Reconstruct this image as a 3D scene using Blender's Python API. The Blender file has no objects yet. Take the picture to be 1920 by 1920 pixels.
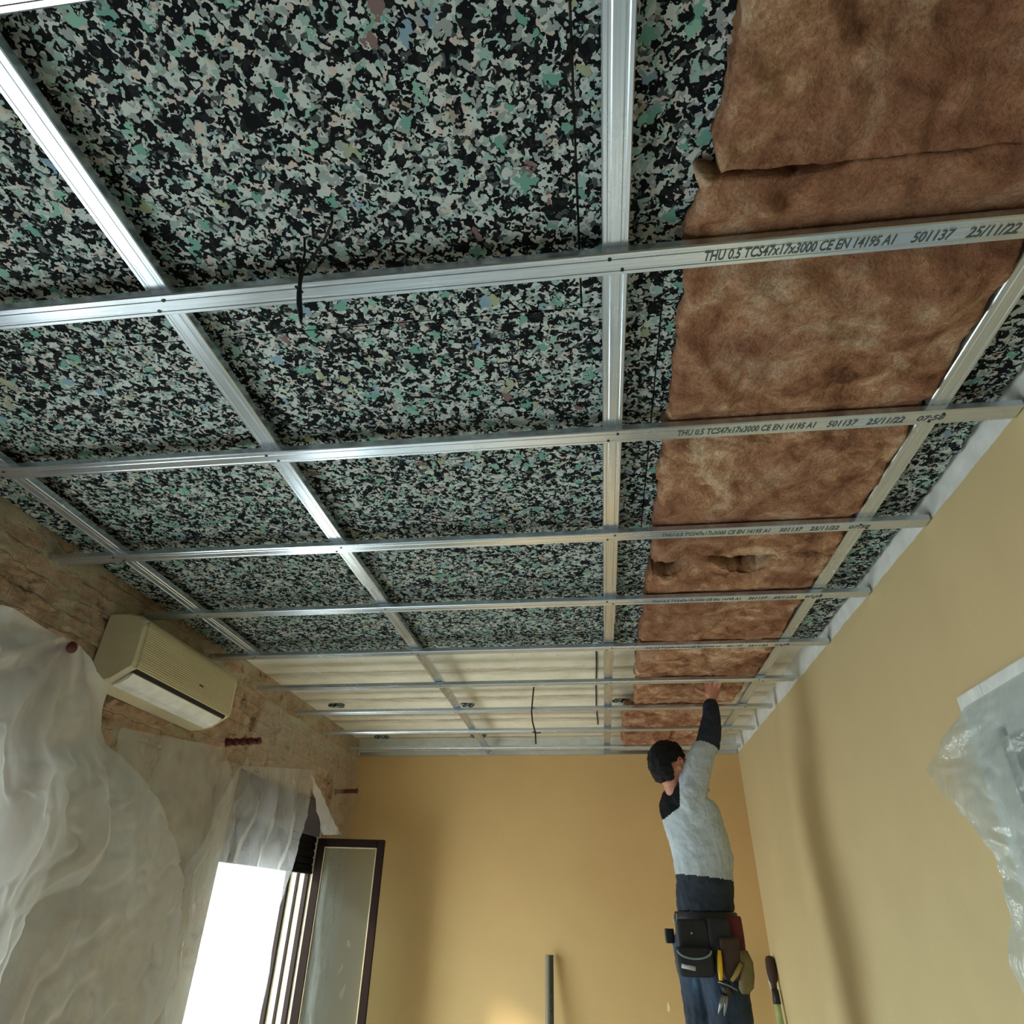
import bpy, bmesh, math, random
from mathutils import Vector, Matrix, noise
random.seed(7)
SC = bpy.context.scene
COL = SC.collection
H = 1.6                      # camera height above the floor
PI = math.pi

# ------------------------------------------------------------------ camera
yaw, pitch, roll, FPX = -0.132191777, 0.555677363, 0.0207974148, 1209.93
f = Vector((math.sin(yaw)*math.cos(pitch), math.cos(yaw)*math.cos(pitch), math.sin(pitch)))
rt = Vector((math.cos(yaw), -math.sin(yaw), 0)); up = rt.cross(f)
c_, s_ = math.cos(roll), math.sin(roll)
R_ = c_*rt + s_*up; U_ = -s_*rt + c_*up
cd = bpy.data.cameras.new('camera'); cam = bpy.data.objects.new('camera', cd); COL.objects.link(cam)
cam.matrix_world = Matrix((( R_.x, U_.x, -f.x, 0), (R_.y, U_.y, -f.y, 0), (R_.z, U_.z, -f.z, H), (0, 0, 0, 1)))
cd.sensor_fit = 'HORIZONTAL'; cd.sensor_width = 36; cd.lens = 36*FPX/1920; cd.clip_start = 0.02
SC.camera = cam

# ------------------------------------------------------------------ world, light, exposure
SC.view_settings.view_transform = 'Standard'; SC.view_settings.look = 'None'
SC.view_settings.gamma = 1; SC.view_settings.use_curve_mapping = False
SC.view_settings.exposure = 0.52
SC.cycles.use_denoising = True
SC.cycles.max_bounces = 10; SC.cycles.diffuse_bounces = 6; SC.cycles.transparent_max_bounces = 16
SC.cycles.transmission_bounces = 6
W = bpy.data.worlds.new('world'); SC.world = W; W.use_nodes = True
nt = W.node_tree; nt.nodes.clear()
def wn(t, **k):
    n = nt.nodes.new(t)
    for a, b in k.items(): setattr(n, a, b)
    return n
tc = wn('ShaderNodeTexCoord'); sx = wn('ShaderNodeSeparateXYZ'); rp = wn('ShaderNodeValToRGB')
mp = wn('ShaderNodeMapRange'); bg = wn('ShaderNodeBackground'); wo = wn('ShaderNodeOutputWorld')
nt.links.new(tc.outputs['Generated'], sx.inputs[0]); nt.links.new(sx.outputs['Z'], mp.inputs['Value'])
mp.inputs['From Min'].default_value = -1; mp.inputs['From Max'].default_value = 1
nt.links.new(mp.outputs[0], rp.inputs[0]); nt.links.new(rp.outputs[0], bg.inputs[0]); nt.links.new(bg.outputs[0], wo.inputs[0])
e = rp.color_ramp.elements
e[0].position = 0.0; e[0].color = (0.46, 0.50, 0.50, 1)
e[1].position = 1.0; e[1].color = (0.55, 0.80, 1.0, 1)
m = e.new(0.47); m.color = (0.54, 0.60, 0.62, 1)
m = e.new(0.53); m.color = (0.72, 0.96, 1.0, 1)
bg.inputs[1].default_value = 9.0
def portal(name, y, z, sy, sz):
    l = bpy.data.lights.new(name, 'AREA'); l.shape = 'RECTANGLE'; l.size = sz; l.size_y = sy
    l.cycles.is_portal = True
    o = bpy.data.objects.new(name, l); COL.objects.link(o)
    o.location = (-2.16, y, z); o.rotation_euler = (0, -PI/2, 0)
sl = bpy.data.lights.new('sun', 'SUN'); sl.energy = 6.0; sl.angle = 0.14; sl.color = (1.0, 0.93, 0.80)
so = bpy.data.objects.new('sun', sl); COL.objects.link(so); so.rotation_euler = Vector((-0.80, -0.47, 0.47)).to_track_quat('Z', 'Y').to_euler()
portal('window_portal', 1.0, 0.95, 1.24, 1.75)
portal('window_portal', 3.945, 0.95, 1.24, 1.75)

# ------------------------------------------------------------------ material helpers
def lin(c):
    c = c/255.0
    return c/12.92 if c <= 0.04045 else ((c+0.055)/1.055)**2.4
def rgb(r, g, b): return (lin(r), lin(g), lin(b), 1)
class M:
    def __init__(s, name, col=(0.5, 0.5, 0.5, 1), rough=0.7, metal=0.0):
        s.m = bpy.data.materials.new(name); s.m.use_nodes = True; s.t = s.m.node_tree
        s.b = s.t.nodes['Principled BSDF']; s.out = s.t.nodes['Material Output']
        s.b.inputs['Base Color'].default_value = col; s.b.inputs['Roughness'].default_value = rough
        s.b.inputs['Metallic'].default_value = metal
        s._tc = None
    def n(s, t, ins=None, **k):
        x = s.t.nodes.new(t)
        for a, b in k.items(): setattr(x, a, b)
        for a, b in (ins or {}).items():
            if isinstance(b, bpy.types.NodeSocket): s.t.links.new(b, x.inputs[a])
            else: x.inputs[a].default_value = b
        return x
    def co(s, scale=(1, 1, 1), kind='Object', loc=(0, 0, 0), rot=(0, 0, 0)):
        if s._tc is None: s._tc = s.n('ShaderNodeTexCoord')
        return s.n('ShaderNodeMapping', {0: s._tc.outputs[kind], 'Scale': scale, 'Location': loc, 'Rotation': rot}).outputs[0]
    def noise(s, vec, sc=5, det=4, rough=0.6, out=0, dist=0.0):
        return s.n('ShaderNodeTexNoise', {'Vector': vec, 'Scale': sc, 'Detail': det, 'Roughness': rough, 'Distortion': dist}).outputs[out]
    def ramp(s, fac, stops, interp='LINEAR'):
        r = s.n('ShaderNodeValToRGB', {0: fac}); cr = r.color_ramp; cr.interpolation = interp
        cr.elements[0].position, cr.elements[0].color = stops[0][0], stops[0][1]
        cr.elements[1].position, cr.elements[1].color = stops[-1][0], stops[-1][1]
        for p, c in stops[1:-1]:
            q = cr.elements.new(p); q.color = c
        return r.outputs[0]
    def mix(s, fac, a, b, mode='MIX'):
        x = s.n('ShaderNodeMix', data_type='RGBA', blend_type=mode)
        for i, v in ((0, fac), (6, a), (7, b)):
            if isinstance(v, bpy.types.NodeSocket): s.t.links.new(v, x.inputs[i])
            else: x.inputs[i].default_value = v
        return x.outputs[2]
    def math(s, op, a, b=0.0):
        return s.n('ShaderNodeMath', {0: a, 1: b}, operation=op).outputs[0]
    def set(s, k, v): s.t.links.new(v, s.b.inputs[k])
    def bump(s, h, st=0.3, d=0.01):
        x = s.n('ShaderNodeBump', {'Height': h, 'Strength': st, 'Distance': d}); s.set('Normal', x.outputs[0]); return x
g = lambda v: (v, v, v, 1)

def simple(name, col, rough=0.7, metal=0, var=0.12, sc=14, bump=0.15):
    a = M(name, col, rough, metal)
    v = a.co(); nz = a.noise(v, sc)
    dk = tuple(x*(1-var*1.6) for x in col[:3])+(1,); lt = tuple(min(1, x*(1+var*1.2)) for x in col[:3])+(1,)
    a.set('Base Color', a.ramp(nz, [(0.3, dk), (0.7, lt)]))
    if bump: a.bump(a.noise(v, sc*4), bump, 0.004)
    return a.m

# walls
def mat_ochre(name, col, col2):
    a = M(name, col, 0.75)
    v = a.co()
    a.set('Base Color', a.mix(a.ramp(a.noise(v, 2.5, 5), [(0.35, g(0)), (0.65, g(1))]), col, col2))
    a.bump(a.noise(v, 90, 3), 0.25, 0.002)
    return a
OCH1 = mat_ochre('ochre_paint', rgb(200, 158, 84), rgb(206, 165, 92))
# right and far walls: white above the line of the old false ceiling, ochre below
def two_tone(name, c1, c2):
    a = mat_ochre(name, c1, c2)
    och = a.b.inputs['Base Color'].links[0].from_socket
    gz = a.n('ShaderNodeSeparateXYZ', {0: a.co()}).outputs['Z']
    edge = a.math('ADD', gz, a.math('MULTIPLY', a.math('SUBTRACT', a.noise(a.co(), 9, 5), 0.5), 0.016))
    fac = a.math('GREATER_THAN', edge, 2.609)
    wh = a.ramp(a.noise(a.co(), 12, 5), [(0.3, rgb(205, 206, 200)), (0.7, rgb(228, 230, 226))])
    a.set('Base Color', a.mix(fac, och, wh))
    return a.m
M_RIGHT = two_tone('ochre_wall_right', rgb(196, 175, 130), rgb(201, 180, 134))
M_FAR = two_tone('ochre_wall_far', rgb(210, 172, 116), rgb(214, 177, 120))
M_BACK = OCH1.m

def mat_leftwall():
    a = M('stripped_masonry', rgb(160, 140, 110), 0.9)
    # map (y,z) to the brick plane
    g0 = a.n('ShaderNodeSeparateXYZ', {0: a.co()})
    y, z = g0.outputs['Y'], g0.outputs['Z']
    dn = a.math('MULTIPLY', a.math('SUBTRACT', a.noise(a.co(), 6, 4), 0.5), 0.06)
    vec = a.n('ShaderNodeCombineXYZ', {0: a.math('ADD', y, dn), 1: a.math('ADD', z, dn), 2: 0.0}).outputs[0]
    br = a.n('ShaderNodeTexBrick', {'Vector': vec, 'Color1': rgb(172, 138, 114), 'Color2': rgb(150, 120, 98),
             'Mortar': rgb(156, 148, 130), 'Scale': 1.0, 'Mortar Size': 0.007, 'Mortar Smooth': 0.4, 'Brick Width': 0.24, 'Row Height': 0.062})
    bcol = a.mix(a.ramp(a.noise(a.co(), 22, 5), [(0.35, g(0)), (0.62, g(1))]), br.outputs[0], rgb(188, 160, 134))
    bcol = a.mix(a.ramp(a.noise(a.co(), 7, 6, 0.7), [(0.56, g(0)), (0.63, g(0.85))]), bcol, rgb(96, 72, 54))
    plas = a.ramp(a.noise(a.co(), 8, 6), [(0.3, rgb(160, 150, 126)), (0.7, rgb(188, 178, 152))])
    zn = a.math('ADD', z, a.math('MULTIPLY', a.math('SUBTRACT', a.noise(a.co(), 5, 5), 0.5), 0.30))
    band = a.ramp(a.math('MULTIPLY', zn, 0.25), [(0.0, g(0)), (0.545, g(0)), (0.553, g(1)), (0.632, g(1)), (0.642, g(0)), (1, g(0))])
    pat = a.ramp(a.noise(a.co((1, 1, 2.2)), 5.5, 5, 0.65), [(0.47, g(0)), (0.51, g(1))])
    band = a.math('MULTIPLY', band, a.ramp(a.noise(a.co(), 4.5, 5, 0.65), [(0.40, g(0.1)), (0.47, g(1))]))
    fac = a.math('MAXIMUM', band, a.math('MULTIPLY', pat, 0.85))
    a.set('Base Color', a.mix(fac, plas, bcol))
    hgt = a.math('SUBTRACT', a.math('MULTIPLY', a.noise(a.co(), 28, 6), 0.8), a.math('MULTIPLY', a.math('MULTIPLY', br.outputs['Fac'], fac), 0.5))
    a.bump(hgt, 0.9, 0.014)
    return a.m
M_LEFT = mat_leftwall()

def mat_slab():
    a = M('cream_plaster_soffit', rgb(206, 194, 162), 0.9)
    v = a.co()
    base = a.ramp(a.noise(v, 6, 6), [(0.3, rgb(214, 206, 184)), (0.7, rgb(236, 229, 210))])
    y = a.n('ShaderNodeSeparateXYZ', {0: v}).outputs['Y']
    wob = a.math('MULTIPLY', a.math('SUBTRACT', a.noise(a.co((1, 0.2, 1)), 14, 6, 0.7), 0.5), 0.05)
    ph = a.math('FRACT', a.math('DIVIDE', a.math('ADD', a.math('SUBTRACT', y, 3.36), wob), 0.52))
    d = a.math('ABSOLUTE', a.math('SUBTRACT', ph, 0.0))
    st = a.ramp(d, [(0.0, g(0.2)), (0.06, g(1)), (0.13, g(0.7)), (0.26, g(0)), (1, g(0))])
    brk = a.ramp(a.noise(a.co((0.5, 3, 1)), 9, 5, 0.7), [(0.36, g(0.25)), (0.58, g(1))])
    sp = a.ramp(a.noise(v, 45, 4, 0.6), [(0.66, g(0)), (0.70, g(1))])
    c1 = a.mix(a.math('MULTIPLY', a.math('MULTIPLY', st, brk), 0.75), base, rgb(122, 102, 66))
    a.set('Base Color', a.mix(a.math('MULTIPLY', sp, 0.6), c1, rgb(110, 88, 60)))
    a.bump(a.noise(v, 40, 6), 0.5, 0.006)
    return a.m
M_SLAB = mat_slab()

def mat_foam():
    a = M('rebonded_chip_foam', rgb(60, 64, 64), 0.95)
    v0 = a.co()
    dcol = a.n('ShaderNodeTexNoise', {'Vector': v0, 'Scale': 60, 'Detail': 2.5, 'Roughness': 0.5}).outputs['Color']
    dv = a.n('ShaderNodeVectorMath', {0: dcol, 1: (0.5, 0.5, 0.5)}, operation='SUBTRACT').outputs[0]
    dv = a.n('ShaderNodeVectorMath', {0: dv, 'Scale': 0.042}, operation='SCALE').outputs[0]
    v = a.n('ShaderNodeVectorMath', {0: v0, 1: dv}, operation='ADD').outputs[0]
    vo = a.n('ShaderNodeTexVoronoi', {'Vector': v, 'Scale': 100, 'Randomness': 1.0}).outputs['Color']
    s1 = a.n('ShaderNodeSeparateColor', {0: vo})
    dk, dk2 = rgb(16, 18, 21), rgb(30, 33, 34)
    grey, gr2, grn = rgb(140, 148, 146), rgb(180, 188, 184), rgb(140, 168, 162)
    col = a.ramp(s1.outputs[0], [(0.0, dk), (0.34, dk2), (0.50, rgb(70, 78, 78)), (0.545, grey), (0.66, gr2), (0.86, grn), (0.95, rgb(184, 172, 162))], 'CONSTANT')
    # second, larger chips: some mint, beige, blue, rose
    vo2 = a.n('ShaderNodeTexVoronoi', {'Vector': v, 'Scale': 52, 'Randomness': 1.0}).outputs['Color']
    s2 = a.n('ShaderNodeSeparateColor', {0: vo2})
    big = a.ramp(s2.outputs[0], [(0.0, rgb(104, 150, 138)), (0.35, rgb(128, 168, 152)), (0.5, rgb(124, 150, 168)), (0.6, rgb(150, 158, 128)),
                 (0.7, dk), (0.85, rgb(120, 100, 98)), (0.93, rgb(150, 142, 128))], 'CONSTANT')
    sel = a.math('GREATER_THAN', s2.outputs[1], 0.925)
    a.set('Base Color', a.mix(sel, col, big))
    a.bump(s1.outputs[1], 0.35, 0.004)
    a.b.inputs['Specular IOR Level'].default_value = 0.15
    return a.m
M_FOAM = mat_foam()

def mat_wool():
    a = M('brown_mineral_wool', rgb(150, 98, 70), 0.95)
    v = a.co()
    w = a.n('ShaderNodeTexNoise', {'Vector': v, 'Scale': 4, 'Detail': 3}).outputs['Color']
    vv = a.n('ShaderNodeVectorMath', {0: v, 1: a.n('ShaderNodeVectorMath', {0: w, 'Scale': 0.25}, operation='SCALE').outputs[0]}, operation='ADD').outputs[0]
    c = a.ramp(a.noise(vv, 9, 9, 0.66), [(0.32, rgb(112, 74, 54)), (0.43, rgb(172, 124, 92)), (0.53, rgb(206, 158, 122)), (0.64, rgb(236, 204, 170))])
    c2 = a.mix(a.ramp(a.noise(v, 2.6, 3), [(0.42, g(0)), (0.62, g(0.6))]), c, rgb(150, 102, 80))
    c3 = a.mix(a.ramp(a.noise(v, 130, 3, 0.7), [(0.42, g(0.3)), (0.55, g(0))]), c2, rgb(92, 62, 50))
    a.set('Base Color', c3)
    h = a.math('ADD', a.noise(vv, 26, 9, 0.7), a.math('MULTIPLY', a.noise(v, 180, 3), 0.3))
    a.bump(h, 1.0, 0.02)
    a.b.inputs['Specular IOR Level'].default_value = 0.1
    return a.m
M_WOOL = mat_wool()

def mat_galv(name='galvanised_steel', along='X', base=(204, 214, 224)):
    a = M(name, rgb(*base), 0.4, 0.86)
    sc = (1.2, 60, 60) if along == 'X' else (60, 1.2, 60)
    v = a.co(sc)
    st = a.noise(v, 3.0, 6, 0.65)
    bl = a.noise(a.co(), 9, 5)
    lo = tuple(x-12 for x in base); hi = tuple(min(255, x+10) for x in base)
    c = a.ramp(st, [(0.32, rgb(*lo)), (0.6, rgb(*hi))])
    scr = a.ramp(a.noise(a.co(tuple(x*1.0 for x in sc)), 9, 4, 0.7), [(0.60, g(0)), (0.72, g(0.08))])
    a.set('Base Color', a.mix(scr, c, rgb(130, 132, 134)))
    a.set('Roughness', a.math('ADD', a.math('MULTIPLY', a.math('ADD', a.math('MULTIPLY', st, 0.5), bl), 0.14), 0.15))
    a.bump(st, 0.03, 0.001)
    return a.m
M_GX = mat_galv('galvanised_channel_steel', 'X')
M_GY = mat_galv('galvanised_rail_steel', 'Y', (206, 217, 228))
M_SCREW = simple('black_screw', rgb(18, 18, 20), 0.4, 0.3, bump=0)
M_PRINT = simple('grey_stamped_ink', rgb(74, 84, 84), 0.8, bump=0)

def mat_plastic(name, dens=0.5, tint=(226, 228, 222), nsc=3.0, lo=0.32, hi=0.85):
    a = M(name)
    t = a.t; t.nodes.remove(a.b)
    v = a.co()
    tr = a.n('ShaderNodeBsdfTransparent', {0: (0.96, 0.97, 0.97, 1)})
    df = a.n('ShaderNodeBsdfDiffuse', {0: rgb(*tint)})
    tl = a.n('ShaderNodeBsdfTranslucent', {0: rgb(*tint)})
    bmp = a.n('ShaderNodeBump', {'Height': a.noise(a.co((1, 1, 0.5)), 14, 4, 0.6, dist=0.8), 'Strength': 0.8, 'Distance': 0.03})
    gl = a.n('ShaderNodeBsdfGlossy', {'Roughness': 0.22, 'Normal': bmp.outputs[0], 0: (1, 1, 1, 1)})
    m1 = a.n('ShaderNodeMixShader', {0: 0.5, 1: df.outputs[0], 2: tl.outputs[0]})
    dn = a.ramp(a.noise(a.co((1, 1.2, 0.5)), nsc, 4, 0.55, dist=0.7), [(0.35, g(dens*lo/0.5)), (0.68, g(min(0.97, dens*hi/0.5)))])
    m2 = a.n('ShaderNodeMixShader', {0: dn, 1: tr.outputs[0], 2: m1.outputs[0]})
    m3 = a.n('ShaderNodeMixShader', {0: 0.10, 1: m2.outputs[0], 2: gl.outputs[0]})
    t.links.new(m3.outputs[0], a.out.inputs[0])
    return a.m
M_PLAS = mat_plastic('milky_dust_sheet', 0.45, (240, 243, 242), nsc=2.4, lo=0.50, hi=0.86)
M_PLAS2 = mat_plastic('thin_dust_sheet', 0.30, (236, 238, 236), lo=0.36, hi=0.75)
M_PLAS4 = mat_plastic('clear_film', 0.22, (226, 222, 212), lo=0.34, hi=0.75)
M_PLAS3 = mat_plastic('folded_white_film', 0.9, (236, 236, 240))

def mat_glass():
    a = M('window_glass'); t = a.t; t.nodes.remove(a.b)
    tr = a.n('ShaderNodeBsdfTransparent', {0: (0.84, 0.89, 0.88, 1)})
    gl = a.n('ShaderNodeBsdfGlossy', {'Roughness': 0.03})
    df = a.n('ShaderNodeBsdfDiffuse', {0: rgb(200, 205, 195)})
    fr = a.n('ShaderNodeFresnel', {0: 1.5})
    m1 = a.n('ShaderNodeMixShader', {0: fr.outputs[0], 1: tr.outputs[0], 2: gl.outputs[0]})
    m2 = a.n('ShaderNodeMixShader', {0: 0.06, 1: m1.outputs[0], 2: df.outputs[0]})
    t.links.new(m2.outputs[0], a.out.inputs[0]); return a.m
M_GLASS = mat_glass()
M_BROWN = simple('dark_brown_aluminium', rgb(30, 15, 8), 0.6, 0.0, sc=5, bump=0.05)
M_BROWN.node_tree.nodes['Principled BSDF'].inputs['Specular IOR Level'].default_value = 0.15
M_SHUT = simple('dark_shutter_slats', rgb(16, 14, 15), 0.6, bump=0.05)
M_SHUT.node_tree.nodes['Principled BSDF'].inputs['Specular IOR Level'].default_value = 0.1
M_BOX = simple('grey_shutter_box', rgb(84, 76, 82), 0.7, bump=0.1)
M_REVEAL = simple('cream_window_reveal', rgb(226, 212, 180), 0.8)
M_FLOOR = simple('pale_dusty_floor', rgb(200, 199, 192), 0.55, sc=3, bump=0.05)

# ------------------------------------------------------------------ mesh helpers
def tag(o, label=None, cat=None, group=None, kind=None):
    if label: o['label'] = label
    if cat: o['category'] = cat
    if group: o['group'] = group
    if kind: o['kind'] = kind
    return o
def link(name, bm, mat, parent=None, smooth=False, loc=None):
    me = bpy.data.meshes.new(name)
    bmesh.ops.recalc_face_normals(bm, faces=bm.faces[:]) if smooth != 'keep' else None
    bm.to_mesh(me); bm.free()
    if smooth:
        for p in me.polygons: p.use_smooth = True
    for mm in (mat if isinstance(mat, (list, tuple)) else [mat]): me.materials.append(mm)
    o = bpy.data.objects.new(name, me); COL.objects.link(o)
    if loc is not None:
        for v in me.vertices: v.co -= Vector(loc)
        o.location = loc
    if parent:
        o.parent = parent
        o.matrix_parent_inverse = Matrix.Translation(parent.location).inverted() if parent.parent is None else (Matrix.Translation(parent.location).inverted())
        if loc is None and parent:
            # geometry given in world coordinates
            pass
    return o
def empty(name, loc, label, cat, group=None):
    o = bpy.data.objects.new(name, None); COL.objects.link(o); o.location = loc
    return tag(o, label, cat, group)
def box(bm, x0, x1, y0, y1, z0, z1, bev=0.0):
    r = bmesh.ops.create_cube(bm, size=1, matrix=Matrix.Translation(((x0+x1)/2, (y0+y1)/2, (z0+z1)/2)) @ Matrix.Diagonal((abs(x1-x0), abs(y1-y0), abs(z1-z0), 1)))
    if bev:
        es = list({e for v in r['verts'] for e in v.link_edges})
        bmesh.ops.bevel(bm, geom=es, offset=bev, segments=2, affect='EDGES', profile=0.6)
def obox(bm, mat4, sx, sy, sz, bev=0):
    r = bmesh.ops.create_cube(bm, size=1, matrix=mat4 @ Matrix.Diagonal((sx, sy, sz, 1)))
    if bev:
        es = list({e for v in r['verts'] for e in v.link_edges})
        bmesh.ops.bevel(bm, geom=es, offset=bev, segments=2, affect='EDGES')
def extrude_profile(bm, pts, axis, a, b, close=True):
    """pts: 2-D cross-section (u,v) -> axis 'X': (y,z); axis 'Y': (x,z). closed polygon swept from a to b."""
    def P(u, v, w): return (w, u, v) if axis == 'X' else (u, w, v)
    n = len(pts); va = [bm.verts.new(P(u, v, a)) for u, v in pts]; vb = [bm.verts.new(P(u, v, b)) for u, v in pts]
    for i in range(n):
        j = (i+1) % n
        bm.faces.new((va[i], va[j], vb[j], vb[i]))
    bm.faces.new(va[::-1]); bm.faces.new(vb)
def tube(bm, pts, r, seg=8, caps=True):
    pts = [Vector(p) for p in pts]; rs = r if isinstance(r, (list, tuple)) else [r]*len(pts)
    rings = []
    for i, p in enumerate(pts):
        d = (pts[min(i+1, len(pts)-1)]-pts[max(i-1, 0)]).normalized()
        a = d.orthogonal().normalized() if i == 0 else (pa-d*pa.dot(d)).normalized()
        pa = a; b = d.cross(a)
        rings.append([bm.verts.new(p+rs[i]*(math.cos(2*PI*k/seg)*a+math.sin(2*PI*k/seg)*b)) for k in range(seg)])
    for A, B in zip(rings, rings[1:]):
        for k in range(seg): bm.faces.new((A[k], A[(k+1) % seg], B[(k+1) % seg], B[k]))
    if caps: bm.faces.new(rings[0][::-1]); bm.faces.new(rings[-1])
def loft(bm, rings, seg=20):
    """rings: (center, ax, ay) with ax, ay vectors (semi-axes); closed ends."""
    rr = []
    for c, ax, ay in rings:
        c, ax, ay = Vector(c), Vector(ax), Vector(ay)
        rr.append([bm.verts.new(c+math.cos(2*PI*k/seg)*ax+math.sin(2*PI*k/seg)*ay) for k in range(seg)])
    for A, B in zip(rr, rr[1:]):
        for k in range(seg): bm.faces.new((A[k], A[(k+1) % seg], B[(k+1) % seg], B[k]))
    bm.faces.new(rr[0][::-1]); bm.faces.new(rr[-1])
def fbm(p, sc=1.0, oc=4):
    return noise.fractal(Vector(p)*sc, 0.8, 2.0, oc)

# ------------------------------------------------------------------ room shell
XL, XR, YF, YB, ZC = -1.83, 1.012, 5.03, -2.7, H+1.12
WIN = [(0.39, 1.61), (3.33, 4.56)]; WT = H+0.61; WB = 0.08
def in_open(y, z): return any(a < y < b for a, b in WIN) and WB < z < WT
# left wall: relief skin with true openings
def wall_left():
    bm = bmesh.new()
    ys = []; y = YB
    edges_y = sorted([YB, YF+0.02]+[v for w in WIN for v in w]); edges_z = [0, WB, 1.7, WT, ZC]
    for a, b in zip(edges_y, edges_y[1:]):
        st = 0.03 if b > 0.3 else 0.3
        n = max(1, round((b-a)/st)); ys += [a+(b-a)*i/n for i in range(n)]
    ys.append(edges_y[-1]); zs = []
    for a, b in zip(edges_z, edges_z[1:]):
        n = max(1, round((b-a)/(0.016 if a >= 1.7 else 0.06))); zs += [a+(b-a)*i/n for i in range(n)]
    zs.append(ZC)
    gv = {}
    def vert(i, j):
        if (i, j) not in gv:
            y, z = ys[i], zs[j]; d = 0
            near = any(a-0.001 <= y <= b+0.001 for a, b in WIN) and WB-0.001 <= z <= WT+0.001
            if z > 1.75 and not near and z < ZC-0.01 and y < YF-0.03:
                row = z/0.062; fr = abs(row % 1-0.5)*2
                m = 1 if 2.19+0.08*fbm((0, y, 0), 4) < z < 2.53+0.05*fbm((1, y, 3), 5) else 0.25
                d = m*(0.005*fbm((0, y*1.5, math.floor(row)*1.7), 5, 2)+0.012*fbm((0, y, z), 15)-0.002*(fr > 0.85)) - 0.006*m
                if z > 2.55: d += 0.004*fbm((5, y, z), 10)
            gv[i, j] = bm.verts.new((XL+d, y, z))
        return gv[i, j]
    for i in range(len(ys)-1):
        for j in range(len(zs)-1):
            if in_open((ys[i]+ys[i+1])/2, (zs[j]+zs[j+1])/2): continue
            bm.faces.new((vert(i, j), vert(i+1, j), vert(i+1, j+1), vert(i, j+1)))
    # body behind the skin
    xs = (XL-0.30, XL-0.03)
    prev = YB
    for a, b in WIN:
        box(bm, xs[0], xs[1], prev, a, 0, ZC); box(bm, xs[0], xs[1], a, b, WT, ZC); box(bm, xs[0], xs[1], a, b, 0, WB); prev = b
    box(bm, xs[0], xs[1], prev, YF+0.3, 0, ZC)
    return tag(link('wall_left', bm, M_LEFT), kind='structure')
wall_left()
bm = bmesh.new(); box(bm, XL-0.3, XR+0.3, YF, YF+0.3, 0, ZC)
wf = tag(link('wall_far', bm, M_FAR), kind='structure')
bm = bmesh.new(); box(bm, XL-0.3, XR+0.3, YB-0.3, YB, 0, ZC); tag(link('wall_back', bm, M_BACK), kind='structure')
DY0, DY1, DZ = 0.98, 1.80, H+0.415           # door opening in the right wall
bm = bmesh.new()
box(bm, XR, XR+0.3, YB, DY0, 0, ZC); box(bm, XR, XR+0.3, DY1, YF, 0, ZC); box(bm, XR, XR+0.3, DY0, DY1, DZ, ZC)
box(bm, XR+0.29, XR+0.3, DY0, DY1, 0, DZ)
wr = tag(link('wall_right', bm, M_RIGHT), kind='structure')
bm = bmesh.new(); box(bm, XL-0.3, XR+0.3, YB-0.3, YF+0.3, -0.1, 0); tag(link('floor', bm, M_FLOOR), kind='structure')
bm = bmesh.new(); box(bm, XL-0.3, XR+0.3, YB-0.3, YF+0.3, ZC, ZC+0.2); tag(link('ceiling', bm, M_SLAB), kind='structure')
# flaked paint spots on the far wall
M_FLAKE = simple('bare_cream_plaster', rgb(255, 230, 168), 0.8, bump=0)
def flake(x, z, w, h, ang=0, hook=False):
    bm = bmesh.new(); n = 14; vs = []
    for k in range(n):
        a = 2*PI*k/n; r = 1+0.16*math.sin(3*a+x*9)+0.15*random.uniform(-1, 1)
        u, v = w*r*math.cos(a), h*r*math.sin(a)
        if hook: u += 0.5*h*math.sin(v/h*2)
        vs.append(bm.verts.new((x+u*math.cos(ang)-v*math.sin(ang), YF-0.0012, z+u*math.sin(ang)+v*math.cos(ang))))
    bm.faces.new(vs)
    o = link('paint_flake', bm, M_FLAKE); o.parent = wf; o['label'] = 'small cream spot where the ochre paint has flaked off'
flake(-1.713, H-0.197, 0.013, 0.022, 0.2); flake(-1.745, H-0.337, 0.007, 0.024, 0.1, True); flake(-1.712, H-0.455, 0.013, 0.042, -0.25)
flake(0.36, H-0.475, 0.008, 0.026)
# white strip profile against the far wall at ceiling level
bm = bmesh.new(); extrude_profile(bm, [(YF-0.028, H+1.0), (YF-0.002, H+1.0), (YF-0.002, H+1.03), (YF-0.004, H+1.03), (YF-0.004, H+1.003), (YF-0.028, H+1.003)], 'X', XL+0.02, XR-0.01)
tag(link('perimeter_track', bm, M_GX), 'thin galvanised edge track along the top of the far ochre wall', 'track')

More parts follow.
